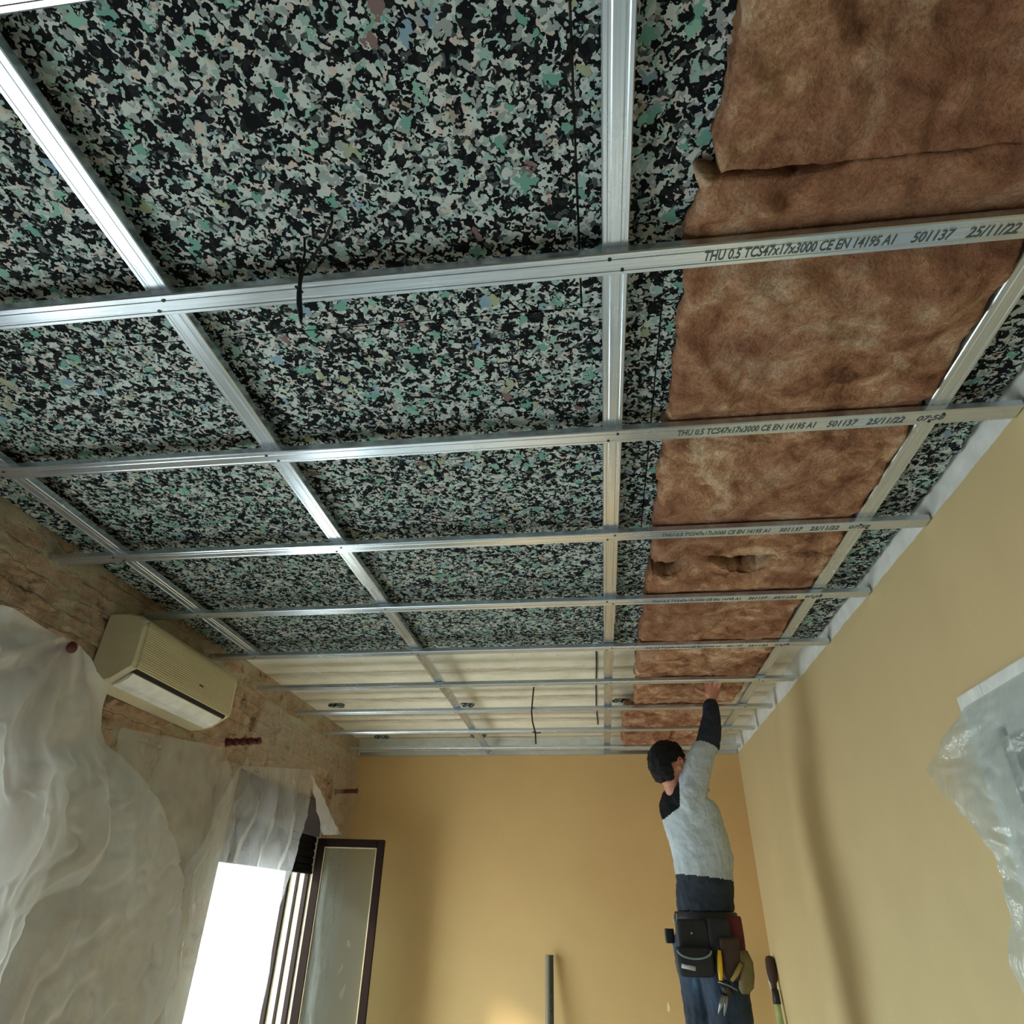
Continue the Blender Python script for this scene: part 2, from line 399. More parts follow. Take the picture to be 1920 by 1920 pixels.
# windows
def window(num, y0, y1, full):
    fr = bmesh.new(); xo = XL-0.09
    for a, b in ((y0, y0+0.022), (y1-0.022, y1)): box(fr, XL-0.065, XL-0.035, a, b, WB, H+0.40, 0.003)
    box(fr, XL-0.065, XL-0.035, y0+0.022, y1-0.022, H+0.36, H+0.40, 0.003); box(fr, XL-0.065, XL-0.035, y0+0.022, y1-0.022, WB, WB+0.05, 0.003)
    # shutter guides further out
    for a in (y0, y1-0.030): box(fr, XL-0.19, XL-0.165, a, a+0.030, WB, H+0.40)
    for a in (y0, y1-0.016): box(fr, XL-0.12, XL-0.105, a, a+0.016, WB, H+0.40)
    w = tag(link(f'window_{num}', fr, M_BROWN), kind='structure')
    bm = bmesh.new(); box(bm, XL-0.27, XL-0.012, y0+0.004, y1-0.004, H+0.402, H+0.606, 0.004)
    o = link('shutter_box', bm, M_BOX, w)
    bm = bmesh.new(); z = H+0.40; zb = H+0.20; k = 0
    prof = []
    while z > zb: prof += [(XL-0.034, z), (XL-0.026, z-0.008), (XL-0.026, z-0.030), (XL-0.034, z-0.038)]; z -= 0.040
    a0 = [bm.verts.new((x, y0+0.006, zz)) for x, zz in prof]; b0 = [bm.verts.new((x, y1-0.006, zz)) for x, zz in prof]
    for i in range(len(prof)-1): bm.faces.new((a0[i], a0[i+1], b0[i+1], b0[i]))
    box(bm, XL-0.060, XL-0.022, y0+0.006, y1-0.006, prof[-1][1]-0.014, prof[-1][1]+0.004)
    link('roller_shutter', bm, M_SHUT, w)
    rv = bmesh.new()
    for yy in (y0, y1):
        s = 1 if yy == y0 else -1
        box(rv, XL-0.30, XL-0.002, min(yy, yy+s*0.004), max(yy, yy+s*0.004), WB, WT)
    link('jamb_lining', rv, M_REVEAL, w)
    return w
w1 = window(1, *WIN[0], True); w2 = window(2, *WIN[1], True)

def sash(parent, hinge, ang, width, label):
    """casement leaf hinged at hinge=(x,y); ang = direction of its plane from +X"""
    hx, hy = hinge; z0, z1 = WB+0.06, H+0.392
    D = Vector((math.cos(ang), math.sin(ang), 0)); N = Vector((-math.sin(ang), math.cos(ang), 0))
    Mx = Matrix(((D.x, N.x, 0, hx), (D.y, N.y, 0, hy), (0, 0, 1, 0), (0, 0, 0, 1)))
    def lb(bm, u0, u1, n0, n1, a, b, bev=0.003):
        obox(bm, Mx @ Matrix.Translation(((u0+u1)/2, (n0+n1)/2, (a+b)/2)), u1-u0, n1-n0, b-a, bev)
    bm = bmesh.new(); s = 0.048
    lb(bm, 0, s, -0.022, 0.022, z0, z1); lb(bm, width-s, width, -0.022, 0.022, z0, z1)
    lb(bm, s, width-s, -0.022, 0.022, z1-s, z1); lb(bm, s, width-s, -0.022, 0.022, z0, z0+s)
    o = link('window_sash', bm, M_BROWN, parent); o['label'] = label
    g_ = bmesh.new(); lb(g_, s, width-s, -0.003, 0.003, z0+s, z1-s, 0)
    p = bpy.data.objects
    me = bpy.data.meshes.new('glass_pane'); g_.to_mesh(me); g_.free(); me.materials.append(M_GLASS)
    q = bpy.data.objects.new('glass_pane', me); COL.objects.link(q); q.parent = o
    b2 = bmesh.new(); bd = 0.006
    lb(b2, s, s+bd, -0.016, 0.016, z0+s, z1-s, 0); lb(b2, width-s-bd, width-s, -0.016, 0.016, z0+s, z1-s, 0); lb(b2, s, width-s, -0.016, 0.016, z1-s-bd, z1-s, 0)
    me = bpy.data.meshes.new('glazing_bead'); b2.to_mesh(me); b2.free(); me.materials.append(M_BEAD)
    q = bpy.data.objects.new('glazing_bead', me); COL.objects.link(q); q.parent = o
    return o
M_BEAD = simple('pale_glazing_bead', rgb(176, 160, 128), 0.5, bump=0)
sash(w2, (XL-0.005, 4.535), math.radians(12), 0.432, 'brown window leaf standing open into the room')
sash(w1, (XL-0.005, 0.43), math.radians(-12), 0.432, 'brown window leaf opened into the room')

# door in the right wall: white casing and a dark leaf set back
bm = bmesh.new()
for a, b in ((DY0-0.115, DY0), (DY1, DY1+0.13)): box(bm, XR-0.014, XR+0.02, a, b, 0, H+0.53, 0.004)
box(bm, XR-0.014, XR+0.02, DY0, DY1, DZ, H+0.53, 0.004)
for a in (DY0, DY1-0.02): box(bm, XR, XR+0.29, a, a+0.02, 0, DZ)
box(bm, XR, XR+0.29, DY0, DY1, DZ-0.02, DZ)
M_WHITE = simple('white_door_casing', rgb(222, 226, 222), 0.5, bump=0.05)
d1 = tag(link('door_1', bm, M_WHITE), kind='structure')
bm = bmesh.new(); box(bm, XR+0.20, XR+0.24, DY0+0.02, DY1-0.02, 0.01, DZ-0.02)
link('door_leaf', bm, simple('dark_grey_door', rgb(62, 68, 74), 0.6), d1)

# ------------------------------------------------------------------ chip foam boards on the slab
FZ = H+1.065
def foam(x0, x1, y0, y1, label, rag=()):
    bm = bmesh.new(); n = 0.02
    nx = max(2, int((x1-x0)/n)); ny = max(2, int((y1-y0)/n))
    vb = []
    for j in range(ny+1):
        row = []
        for i in range(nx+1):
            x, y = x0+(x1-x0)*i/nx, y0+(y1-y0)*j/ny
            z = FZ+0.002*fbm((x, y, 1), 9)
            if i == 0 and 'L' in rag: x += 0.018*fbm((7, y, 0), 25)
            if i == nx and 'R' in rag: x += 0.016*fbm((9, y, 0), 40)-0.004
            row.append(bm.verts.new((x, y, z)))
        vb.append(row)
    for j in range(ny):
        for i in range(nx): bm.faces.new((vb[j][i], vb[j+1][i], vb[j+1][i+1], vb[j][i+1]))
    bd = [vb[0][i] for i in range(nx+1)]+[vb[j][nx] for j in range(1, ny+1)]+[vb[ny][i] for i in range(nx-1, -1, -1)]+[vb[j][0] for j in range(ny-1, 0, -1)]
    tp = [bm.verts.new((v.co.x, v.co.y, ZC-0.002)) for v in bd]
    k = len(bd)
    for i in range(k): bm.faces.new((bd[i], bd[(i+1) % k], tp[(i+1) % k], tp[i]))
    bm.faces.new(tp)
    tag(link('foam_board', bm, M_FOAM), label, 'foam board', 'speckled chip foam boards stuck to the ceiling')
XA, XB = -1.785, 0.998
foam(XA, -0.987, -1.10, -0.082, 'grey and green speckled foam board behind the camera by the window wall', 'L')
foam(-0.985, 0.013, -1.10, -0.082, 'grey and green speckled foam board overhead behind the camera')
foam(0.015, XB, -1.10, -0.082, 'grey and green speckled foam board above the batt at the top right corner', 'R')
foam(XA, -0.988, -0.08, 0.917, 'grey and green speckled foam board in the top left corner, left of the bright rail', 'L')
foam(-0.985, 0.012, -0.08, 0.917, 'large speckled foam board at the top, between the bright rail and the pale middle rail')
foam(0.016, XB, -0.08, 0.917, 'speckled foam board at the top right, mostly behind the nearest brown wool', 'R')
foam(XA, -0.822, 0.920, 1.918, 'speckled foam board by the window wall, crossed by the second and third channels', 'L')
foam(-0.820, 0.176, 0.920, 1.918, 'speckled foam board in the middle of the ceiling, beyond the hanging black cable')
foam(0.180, XB, 0.920, 1.918, 'speckled foam board along the ochre side wall, behind the second wool batt', 'R')
foam(XA, -1.102, 1.920, 2.965, 'speckled foam board above the air conditioner, next to bare plaster', 'L')
foam(-1.100, -0.172, 1.920, 2.965, 'speckled foam board at the far edge, left of the middle rail, beside bare plaster')
foam(-0.170, XB, 1.920, 2.965, 'speckled foam board at the far edge under the middle rail and the third wool batt', 'R')
# scraps of foam left on the bare soffit
def scrap(x, y, w, label):
    bm = bmesh.new(); bmesh.ops.create_icosphere(bm, subdivisions=3, radius=1)
    for v in bm.verts:
        v.co *= 1+0.5*fbm(v.co, 1.6)
        v.co = Vector((x+v.co.x*w, y+v.co.y*w*0.6, ZC-0.004+v.co.z*0.012))
    tag(link('foam_scrap', bm, M_FOAM), label, 'foam scrap', 'foam residue on the bare ceiling')
scrap(-1.64, 4.02, 0.055, 'small black and white foam scrap on bare plaster, the left one of the nearer pair')
scrap(-0.80, 4.06, 0.055, 'small black and white foam scrap on bare plaster just right of the left rail')
scrap(-1.60, 4.90, 0.06, 'small dark foam scrap on the plaster near the far left corner')
scrap(-0.86, 4.90, 0.06, 'small dark foam scrap on the plaster near the far wall, beside the left rail')
scrap(0.17, 4.02, 0.05, 'small black and white foam scrap on the plaster just right of the middle rail')

# ------------------------------------------------------------------ rails (run away from the camera) and cross channels
T = 0.0175
def rail(x, y0, y1, label, w=0.0475, z=H+1.0+T, jit=0.0, grp='long galvanised rails above the cross channels'):
    h = w/2
    P = [(-h, T*1.15), (-h, 0.002), (-h+0.002, 0), (-0.016, 0), (-0.014, 0.0009), (-0.0105, 0.0009), (-0.0085, 0), (0.0085, 0), (0.0105, 0.0009), (0.014, 0.0009),
         (0.016, 0), (h-0.002, 0), (h, 0.002), (h, T*1.15), (h-0.007, T*1.15), (h-0.007, T*1.15-0.0012), (h-0.0012, T*1.15-0.0012), (h-0.0012, 0.0035), (h-0.003, 0.0032), (-h+0.003, 0.0032), (-h+0.0012, 0.0035),
         (-h+0.0012, T*1.15-0.0012), (-h+0.007, T*1.15-0.0012), (-h+0.007, T*1.15)]
    bm = bmesh.new(); extrude_profile(bm, [(x+u, z+v) for u, v in P], 'Y', y0, y1)
    return tag(link('ceiling_rail', bm, M_GY), label, 'rail', grp)
RX = dict(FL=-1.586, L=-0.8055, C=0.078, R=0.826)
rail(RX['L'], -1.9, 2.09, 'brightest long metal rail, running from the top left corner of the photo')
rail(RX['L']+0.002, 1.98, 4.99, 'long metal rail continuing the bright left rail towards the far wall', w=0.044, z=H+1.0+T+0.002)
rail(RX['C'], -1.9, 2.52, 'pale upright-looking middle rail reaching the top edge of the photo')
rail(RX['C']-0.001, 2.42, 4.99, 'far piece of the middle rail over the bare plaster', w=0.044, z=H+1.0+T+0.002)
rail(RX['R'], -1.9, 2.20, 'long metal rail half hidden by brown wool near the ochre side wall')
rail(RX['R']+0.001, 2.12, 4.99, 'far piece of the right hand rail, beyond the third wool batt', w=0.044, z=H+1.0+T+0.002)
rail(RX['FL'], 0.2, 2.84, 'long metal rail closest to the window wall, above the air conditioner')
Y0, DYC = 0.2688, 0.50218
# printed marking on the channels: three stamped groups of characters
def text_mesh(body, x0, w, h=0.0215):
    cu = bpy.data.curves.new('marking', 'FONT'); cu.body = body
    cu.size = 0.030; cu.shear = 0.18; cu.resolution_u = 3; cu.offset = 0.0006
    o = bpy.data.objects.new('marking_tmp', cu); COL.objects.link(o)
    bpy.context.view_layer.update()
    me = bpy.data.meshes.new_from_object(o.evaluated_get(bpy.context.evaluated_depsgraph_get()))
    bpy.data.objects.remove(o)
    xs = [v.co.x for v in me.vertices]; ys = [v.co.y for v in me.vertices]
    s = w/(max(xs)-min(xs)); xm = min(xs); ym = (max(ys)+min(ys))/2; sy = h/(max(ys)-min(ys))
    for v in me.vertices: v.co = Vector((x0+(v.co.x-xm)*s, (v.co.y-ym)*sy, 0))
    me.materials.append(M_PRINT); me.name = 'printed_marking'
    return me
TXT = [('type_marking', text_mesh('THU 0.5 TCS47x17x3000 CE EN 14195 A1', 0.234, 0.322)), ('batch_number', text_mesh('501137', 0.583, 0.068)),
       ('date_stamp', text_mesh('25/11/22', 0.672, 0.083)), ('time_stamp', text_mesh('07:58', 0.784, 0.060, 0.018))]
scr_me = None
def channel(k, label, xl=-1.822, xr=1.004, print_=True):
    global scr_me
    y = Y0+k*DYC; h = 0.0245; z = H+1.0
    P = [(-h, T), (-h, 0.0025), (-h+0.0025, 0), (-0.0155, 0), (-0.014, 0.0012), (-0.011, 0.0012), (-0.0095, 0), (0.0095, 0), (0.011, 0.0012), (0.014, 0.0012), (0.0155, 0),
         (h-0.0025, 0), (h, 0.0025), (h, T), (h-0.006, T), (h-0.006, T-0.001), (h-0.001, T-0.001), (h-0.001, 0.0035), (h-0.003, 0.0028), (-h+0.003, 0.0028), (-h+0.001, 0.0035), (-h+0.001, T-0.001), (-h+0.006, T-0.001), (-h+0.006, T)]
    bm = bmesh.new(); extrude_profile(bm, [(u, v) for u, v in P], 'X', xl, xr)
    o = link('furring_channel', bm, M_GX); o.location = (0, y, z)
    tag(o, label, 'channel', 'galvanised cross channels of the ceiling grid')
    for i, (n, x) in enumerate(RX.items()):
        if n == 'FL' and k > 5: continue
        s = 1 if (i+k) % 3 else -1
        for sx, sy in ((-0.0115, 0.012*s), (0.0115, -0.012*s)):
            if scr_me is None:
                b = bmesh.new(); bmesh.ops.create_cone(b, cap_ends=True, segments=12, radius1=0.0024, radius2=0.0036, depth=0.0016)
                scr_me = bpy.data.meshes.new('screw'); b.to_mesh(scr_me); b.free(); scr_me.materials.append(M_SCREW)
            q = bpy.data.objects.new('screw', scr_me); COL.objects.link(q); q.parent = o; q.location = (x+sx, sy, -0.0006); q.rotation_euler = (PI, 0, 0)
    if print_:
        for nm, tm in TXT:
            q = bpy.data.objects.new(nm, tm); COL.objects.link(q); q.parent = o
            q.location = (0.0, 0.0, -0.0006); q.rotation_euler = (PI, 0, 0)
            q['label'] = 'grey stamped lettering on the channel face'
    return o
LB = {-2: 'cross channel overhead behind the photographer', -1: 'cross channel overhead just behind the photographer', 0: 'cross channel only just showing in the top left corner',
 1: 'nearest full cross channel, with the black cable hanging in front of it', 2: 'second full cross channel from the top of the photo, running to the right edge',
 3: 'third full cross channel from the top, just before the torn wool gap', 4: 'fourth full cross channel from the top, its left end behind the air conditioner',
 5: 'fifth full cross channel, where the speckled foam stops', 6: 'first cross channel over the bare plaster, beside the hand of the worker',
 7: 'second cross channel over the bare plaster, crossing behind the forearm', 8: 'third cross channel over the bare plaster', 9: 'farthest cross channel, next to the far ochre wall'}
for k in range(-2, 10):
    channel(k, LB[k], xl=(-1.822 if k < 4 else -1.80 if k != 4 else -1.81), xr=(1.004 if k < 6 else 0.985), print_=(0 <= k <= 5))

# ------------------------------------------------------------------ mineral wool batts
def batt(x0, x1, y0, y1, seed, label, low=H+1.024, edge=0.012, sag=0.0, tear=None, top=H+1.062, flat=(0, 0), notch=()):
    bm = bmesh.new(); n = 0.0085
    nx, ny = int((x1-x0)/n), int((y1-y0)/n); G = []
    for j in range(ny+1):
        row = []
        for i in range(nx+1):
            u, v = i/nx, j/ny
            x, y = x0+(x1-x0)*u, y0+(y1-y0)*v
            p = Vector((x, y, 3.1 if seed < 4 else seed*3.1))
            if i in (0, nx): x += edge*(fbm(p, 12)+0.6*fbm(p, 40))
            if j in (0, ny): y += 0.3*edge*(fbm(p, 10)+0.8*fbm(p, 40))
            k = (y-Y0)/DYC; dc = abs(k-round(k))*DYC         # distance to the channel it lies on
            bulge = min(1, max(0, (dc-0.025)/0.06))
            bl = bulge*bulge*(3-2*bulge)
            if j == 0 or (notch and v < 0.08):
                for nc, nw, na in notch: y += na*max(0, 1-((x-nc)/nw)**2)*max(0, 1-v/0.08)*(1+0.5*fbm(p, 18))
            e = min(u*(x1-x0), (1-u)*(x1-x0), 9 if flat[0] else v*(y1-y0), 9 if flat[1] else (1-v)*(y1-y0))
            er = min(1, e/0.007); er = 1-(1-er)**2
            z = low+0.016-(0.016)*er
            rr = 0.012*fbm(p, 7, 3)+0.008*fbm(p, 20, 3)+0.004*fbm(p, 55, 2)
            wv = abs(fbm(p+Vector((3, 1, 0)), 5, 2))
            z += bl*(-0.016+rr-0.006*max(0, 0.25-wv)/0.25)+(1-bl)*abs(rr)*0.35
            if sag: z -= sag*math.exp(-((u-0.5)/0.4)**2)*v
            if tear:
                for (tx, ty, tw, th, td) in tear:
                    q = ((x-tx)/tw)**2+((y-ty+0.02*fbm(p, 9))/th)**2
                    if q < 1: z += td*(1-q)
            row.append(bm.verts.new((x, y, min(z, top-0.004))))
        G.append(row)
    for j in range(ny):
        for i in range(nx): bm.faces.new((G[j][i], G[j+1][i], G[j+1][i+1], G[j][i+1]))
    bd = [G[0][i] for i in range(nx+1)]+[G[j][nx] for j in range(1, ny+1)]+[G[ny][i] for i in range(nx-1, -1, -1)]+[G[j][0] for j in range(ny-1, 0, -1)]
    k = len(bd); mid = [bm.verts.new((v.co.x+0.004*fbm(v.co, 50), v.co.y+0.004*fbm(v.co+Vector((5, 5, 5)), 50), (v.co.z+top)/2)) for v in bd]
    tp = [bm.verts.new((v.co.x, v.co.y, top)) for v in bd]
    for i in range(k):
        bm.faces.new((bd[i], bd[(i+1) % k], mid[(i+1) % k], mid[i])); bm.faces.new((mid[i], mid[(i+1) % k], tp[(i+1) % k], tp[i]))
    bm.faces.new(tp)
    return tag(link('mineral_wool_batt', bm, M_WOOL, smooth=True), label, 'insulation', 'brown mineral wool batts laid on the channels')
batt(0.235, 0.800, -0.70, 0.622, 1, 'brown mineral wool batt in the top right corner, ending at a dark slit', flat=(0, 1))
batt(0.212, 0.797, 0.624, 1.955, 2, 'brown mineral wool batt lying over the nearest two printed channels', flat=(1, 0), notch=[(0.33, 0.13, 0.012)])
batt(0.212, 0.797, 1.968, 3.262, 3, 'brown mineral wool batt starting at a wide torn gap beyond the third channel',
     notch=[(0.265, 0.075, 0.105), (0.53, 0.13, 0.07)])
batt(0.222, 0.765, 3.36, 3.745, 4, 'short brown wool piece being pushed up by the hand of the worker', sag=0.0, low=H+1.028)
batt(0.170, 0.690, 3.83, 4.250, 5, 'brown wool piece behind the raised forearm of the worker')
batt(0.180, 0.700, 4.33, 4.760, 6, 'farthest brown wool piece, just above the head of the worker', tear=[(0.50, 4.40, 0.02, 0.2, 0.03)])

# ------------------------------------------------------------------ cables
M_CABLE = simple('black_cable', rgb(14, 14, 16), 0.5, bump=0)
M_TAPE = simple('black_tape', rgb(10, 10, 12), 0.45, bump=0.1)
t = empty('electrical_cable', (-0.47, 0.70, H+1.064), 'black electrical cable with a taped end hanging in front of the nearest channel', 'cable')
def chd(name, bm, mat, par, smooth=True):
    bmesh.ops.recalc_face_normals(bm, faces=bm.faces[:])
    me = bpy.data.meshes.new(name); bm.to_mesh(me); bm.free()
    for p in me.polygons: p.use_smooth = smooth
    off = Vector((0, 0, 0)); p = par
    while p is not None: off += p.location; p = p.parent
    for v in me.vertices: v.co -= off
    me.materials.append(mat); o = bpy.data.objects.new(name, me); COL.objects.link(o); o.parent = par
    return o
bm = bmesh.new()
tube(bm, [(-0.425, 0.655, H+1.066), (-0.428, 0.668, H+1.052), (-0.447, 0.690, H+1.045), (-0.475, 0.715, H+1.035), (-0.497, 0.727, H+1.01), (-0.499, 0.731, H+0.985), (-0.498, 0.733, H+0.965)], 0.0026)
tube(bm, [(-0.495, 0.700, H+1.064), (-0.496, 0.715, H+1.04), (-0.503, 0.728, H+1.0), (-0.500, 0.733, H+0.965)], 0.0024)
chd('wire', bm, M_CABLE, t)
bm = bmesh.new()
tube(bm, [(-0.499, 0.733, H+0.975), (-0.499, 0.734, H+0.962), (-0.497, 0.735, H+0.95), (-0.493, 0.738, H+0.925), (-0.487, 0.742, H+0.90), (-0.484, 0.744, H+0.882)], [0.003, 0.0045, 0.0052, 0.0055, 0.0045, 0.001])
tube(bm, [(-0.506, 0.731, H+0.968), (-0.499, 0.733, H+0.962), (-0.492, 0.735, H+0.955)], 0.0026)
chd('taped_end', bm, M_TAPE, t)
bm = bmesh.new(); tube(bm, [(-0.345, 3.72, ZC+0.002), (-0.352, 3.72, H+1.05), (-0.358, 3.72, H+0.98), (-0.352, 3.72, H+0.92), (-0.336, 3.72, H+0.86), (-0.334, 3.72, H+0.80)], 0.0042)
tube(bm, [(-0.352, 3.715, H+0.865), (-0.335, 3.72, H+0.86), (-0.305, 3.722, H+0.862)], 0.0035)
tag(link('hanging_wire', bm, M_CABLE, smooth=True), 'thin dark wire dangling from the bare plaster in the middle of the ceiling', 'wire')
bm = bmesh.new(); tube(bm, [(0.024, 2.96, ZC-0.004), (0.022, 3.3, ZC-0.006), (0.015, 3.7, ZC-0.004), (0.012, 4.1, ZC-0.004), (0.018, 4.6, ZC-0.003)], 0.004)
tag(link('ceiling_cable', bm, M_CABLE, smooth=True), 'thin black cable running on the bare plaster left of the middle rail', 'cable')

# ------------------------------------------------------------------ air conditioner
M_AC = simple('yellowed_white_plastic', rgb(214, 202, 168), 0.45, sc=3, bump=0)
def mat_acfront():
    a = M('ribbed_ac_front', rgb(212, 198, 160), 0.5)
    z = a.n('ShaderNodeSeparateXYZ', {0: a.co()}).outputs['Z']
    s = a.math('SINE', a.math('MULTIPLY', z, 2*PI/0.0085))
    a.set('Base Color', a.ramp(a.math('ADD', a.math('MULTIPLY', s, 0.5), 0.5), [(0.0, rgb(190, 176, 136)), (0.5, rgb(212, 198, 158))]))
    a.bump(s, 0.5, 0.002); return a.m
AY0, AY1 = 2.11, 2.845
t = empty('air_conditioner', (XL, (AY0+AY1)/2, H+0.68), 'cream wall-mounted air conditioner unit with a dark outlet slot', 'air conditioner')
def prof_y(pts, y0, y1, bev_end=0.0):
    bm = bmesh.new(); n = 1
    rings = []
    st = [(y0, 0.94), (y0+0.012, 1.0), (y1-0.03, 1.0), (y1-0.01, 0.97), (y1, 0.9)] if bev_end else [(y0, 1), (y1, 1)]
    cx = sum(p[0] for p in pts)/len(pts); cz = sum(p[1] for p in pts)/len(pts)
    for y, s in st:
        rings.append([bm.verts.new((XL+0.001+max(0, (cx+(u-cx)*s) if u > 0.001 else 0), y, H+cz+(v-cz)*s)) for u, v in pts])
    k = len(pts)
    for A, B in zip(rings, rings[1:]):
        for i in range(k): bm.faces.new((A[i], A[(i+1) % k], B[(i+1) % k], B[i]))
    bm.faces.new(rings[0][::-1]); bm.faces.new(rings[-1]); return bm
body = [(0, 0.955), (0.08, 0.952), (0.125, 0.943), (0.150, 0.925), (0.158, 0.90), (0.164, 0.76), (0.160, 0.738), (0.146, 0.730), (0.120, 0.712), (0.09, 0.692), (0.05, 0.682), (0.0, 0.676)]
chd('body', prof_y(body, AY0, AY1, 1), M_AC, t, False)
fp = [(0.152, 0.922), (0.158, 0.916), (0.1625, 0.90), (0.1695, 0.765), (0.1680, 0.742), (0.160, 0.738), (0.15, 0.85)]
chd('front_panel', prof_y(fp, AY0+0.022, AY1-0.030), mat_acfront(), t, False)
chd('outlet_slot', prof_y([(0.150, 0.742), (0.1625, 0.741), (0.1575, 0.726), (0.140, 0.722)], AY0+0.03, AY1-0.045), simple('dark_slot', rgb(40, 30, 24), 0.8, bump=0), t, False)
chd('air_vane', prof_y([(0.150, 0.727), (0.1545, 0.7215), (0.140, 0.704), (0.115, 0.689), (0.085, 0.679), (0.083, 0.684), (0.11, 0.70)], AY0+0.03, AY1-0.06), simple('white_vane', rgb(252, 246, 236), 0.35, bump=0), t, False)
bm = bmesh.new(); box(bm, XL+0.165, XL+0.171, 2.535, 2.565, H+0.795, H+0.803); chd('badge', bm, M_SLOT if False else simple('brown_badge', rgb(110, 84, 50), 0.5, bump=0), t, False)

# ------------------------------------------------------------------ curtain rod brackets
M_RED = simple('dark_red_wood', rgb(92, 24, 22), 0.5, sc=30, bump=0.1)
def bracket(y, z, L, label, lump):
    bm = bmesh.new(); pts, rs = [], []
    n = 44
    for i in range(n+1):
        s = i/n; pts.append((XL-0.006+(L+0.006)*s, y, z+0.006*s))
        r = 0.0135+lump*abs(math.sin(s*PI*5))*0.006
        if s > 0.86: q = (s-0.93)/0.07; r = max(0.002, 0.019*math.sqrt(max(0, 1-q*q)))
        if s < 0.06: r = 0.022
        rs.append(r)
    tube(bm, pts, rs, 14)
    return tag(link('curtain_bracket', bm, M_RED, smooth=True), label, 'bracket', 'turned red wooden brackets above the windows')
bracket(1.80, H+0.692, 0.19, 'dark red turned wooden bracket left of the air conditioner, mostly veiled by the dust sheet', 0.5)
bracket(3.144, H+0.697, 0.182, 'dark red knobbly wooden bracket sticking out bare below the air conditioner', 1.0)
bracket(4.70, H+0.700, 0.160, 'brownish wooden bracket seen through film in the far left corner', 0.3)

# ------------------------------------------------------------------ dust sheets
def interp(poly, t):
    n = len(poly)-1; k = min(int(t*n), n-1); fr = t*n-k
    return Vector(poly[k]).lerp(Vector(poly[k+1]), fr)
def sheet(name, left, right, nu, nv, folds, mat, label, zoff=H, seed=0, parent=None, xmin=XL+0.012, cat='dust sheet', pts_only=False, edge_w=0.0):
    """left/right: edge polylines top to bottom (x,y,z rel. to camera height)"""
    bm = bmesh.new(); G = []
    for j in range(nv+1):
        t_ = j/nv; A, B = interp(left, t_), interp(right, t_); row = []
        for i in range(nu+1):
            s = i/nu; p = A.lerp(B, s)
            d = folds(s, t_, p)
            p = p+Vector((d, 0.25*d, 0)); p.x = max(xmin, p.x); p.z += zoff
            row.append(bm.verts.new(p))
        G.append(row)
    for j in range(nv):
        for i in range(nu): bm.faces.new((G[j][i], G[j+1][i], G[j+1][i+1], G[j][i+1]))
    o = link(name, bm, mat, smooth=True)
    if parent: o.parent = parent; return o
    return tag(o, label, cat)
def fA(s, t, p):
    ang = math.atan2(p.y-1.80, 0.74-p.z)
    rad = math.hypot(p.y-1.8, 0.74-p.z)
    r = min(1, rad/0.5)
    cre = abs(fbm((p.y*0.9+p.z*0.4, p.z*0.9-p.y*0.3, 3), 1.6, 2))
    big = 0.085*fbm((p.y*0.8, p.z*0.6, 5), 1.7, 2)
    f1 = 0.030*math.sin(ang*11+1.2*fbm((ang, rad, 0), 1.5))*max(0.15, 1-t*1.1)
    c2 = abs(fbm((p.y*1.2-p.z*0.5, p.z*0.8+p.y*0.4, 9), 4.2, 3)); c3 = abs(fbm((p.y, p.z*0.7, 21), 9, 3))
    return r*(f1+big-0.045*max(0, 0.16-cre)/0.16-0.012*max(0, 0.2-c2)/0.2-0.0015*max(0, 0.2-c3)/0.2)+0.003*fbm((p.y, p.z, 2), 6, 2)
sheet('plastic_dust_sheet', [(-1.66, 1.50, 0.715), (-1.66, 1.42, 0.55), (-1.64, 1.36, 0.3), (-1.62, 1.32, 0.1), (-1.6, 1.28, -0.2), (-1.6, 1.25, -0.6), (-1.6, 1.22, -1.57)],
      [(-1.655, 1.84, 0.712), (-1.69, 2.06, 0.655), (-1.70, 2.22, 0.47), (-1.68, 2.46, 0.29), (-1.62, 2.62, 0.06), (-1.58, 2.66, -0.22), (-1.6, 2.05, -1.57)], 190, 220, fA, M_PLAS,
      'big milky plastic dust sheet hanging over the near window at the left edge', cat='dust sheet')
def fB(s, t, p):
    return 0.03*fbm((p.y, p.z, 8), 4, 3)*min(1, t*5+0.2)+0.02*math.sin(p.y*26+3*fbm((p.y, p.z, 1), 2))*t
sheet('plastic_dust_sheet', [(-1.80, 2.33, 0.575), (-1.78, 2.30, 0.3), (-1.75, 2.35, -0.1), (-1.74, 2.3, -1.57)], [(-1.80, 3.10, 0.66), (-1.78, 3.30, 0.4), (-1.75, 3.34, 0.0), (-1.74, 3.34, -1.57)],
      60, 80, fB, M_PLAS2, 'thin plastic sheet pinned to the masonry under the air conditioner')
def fC(s, t, p):
    k = (s-0.35)
    return min(1, t*4)*(0.028*math.sin(s*26+2*fbm((s*3, t, 0), 1.5))*(1-0.5*t)+0.03*fbm((p.y, p.z*0.4, 3), 4, 3))+0.004*fbm((p.y*6, p.z, 1), 8)+0.02
sheet('plastic_dust_sheet', [(-1.79, 3.20, 0.60), (-1.76, 3.00, 0.34), (-1.74, 2.86, 0.11), (-1.73, 2.88, -0.16), (-1.70, 2.93, -0.40), (-1.66, 2.95, -1.57)],
      [(-1.79, 4.14, 0.745), (-1.77, 4.05, 0.50), (-1.75, 3.97, 0.33), (-1.74, 3.86, 0.10), (-1.72, 3.82, -0.2), (-1.66, 3.66, -1.57)], 110, 90, fC, M_PLAS2,
      'plastic dust sheet fanning down across the bright open window')
def fE(s, t, p): return 0.008*fbm((p.y, p.z, 4), 6, 3)+0.004
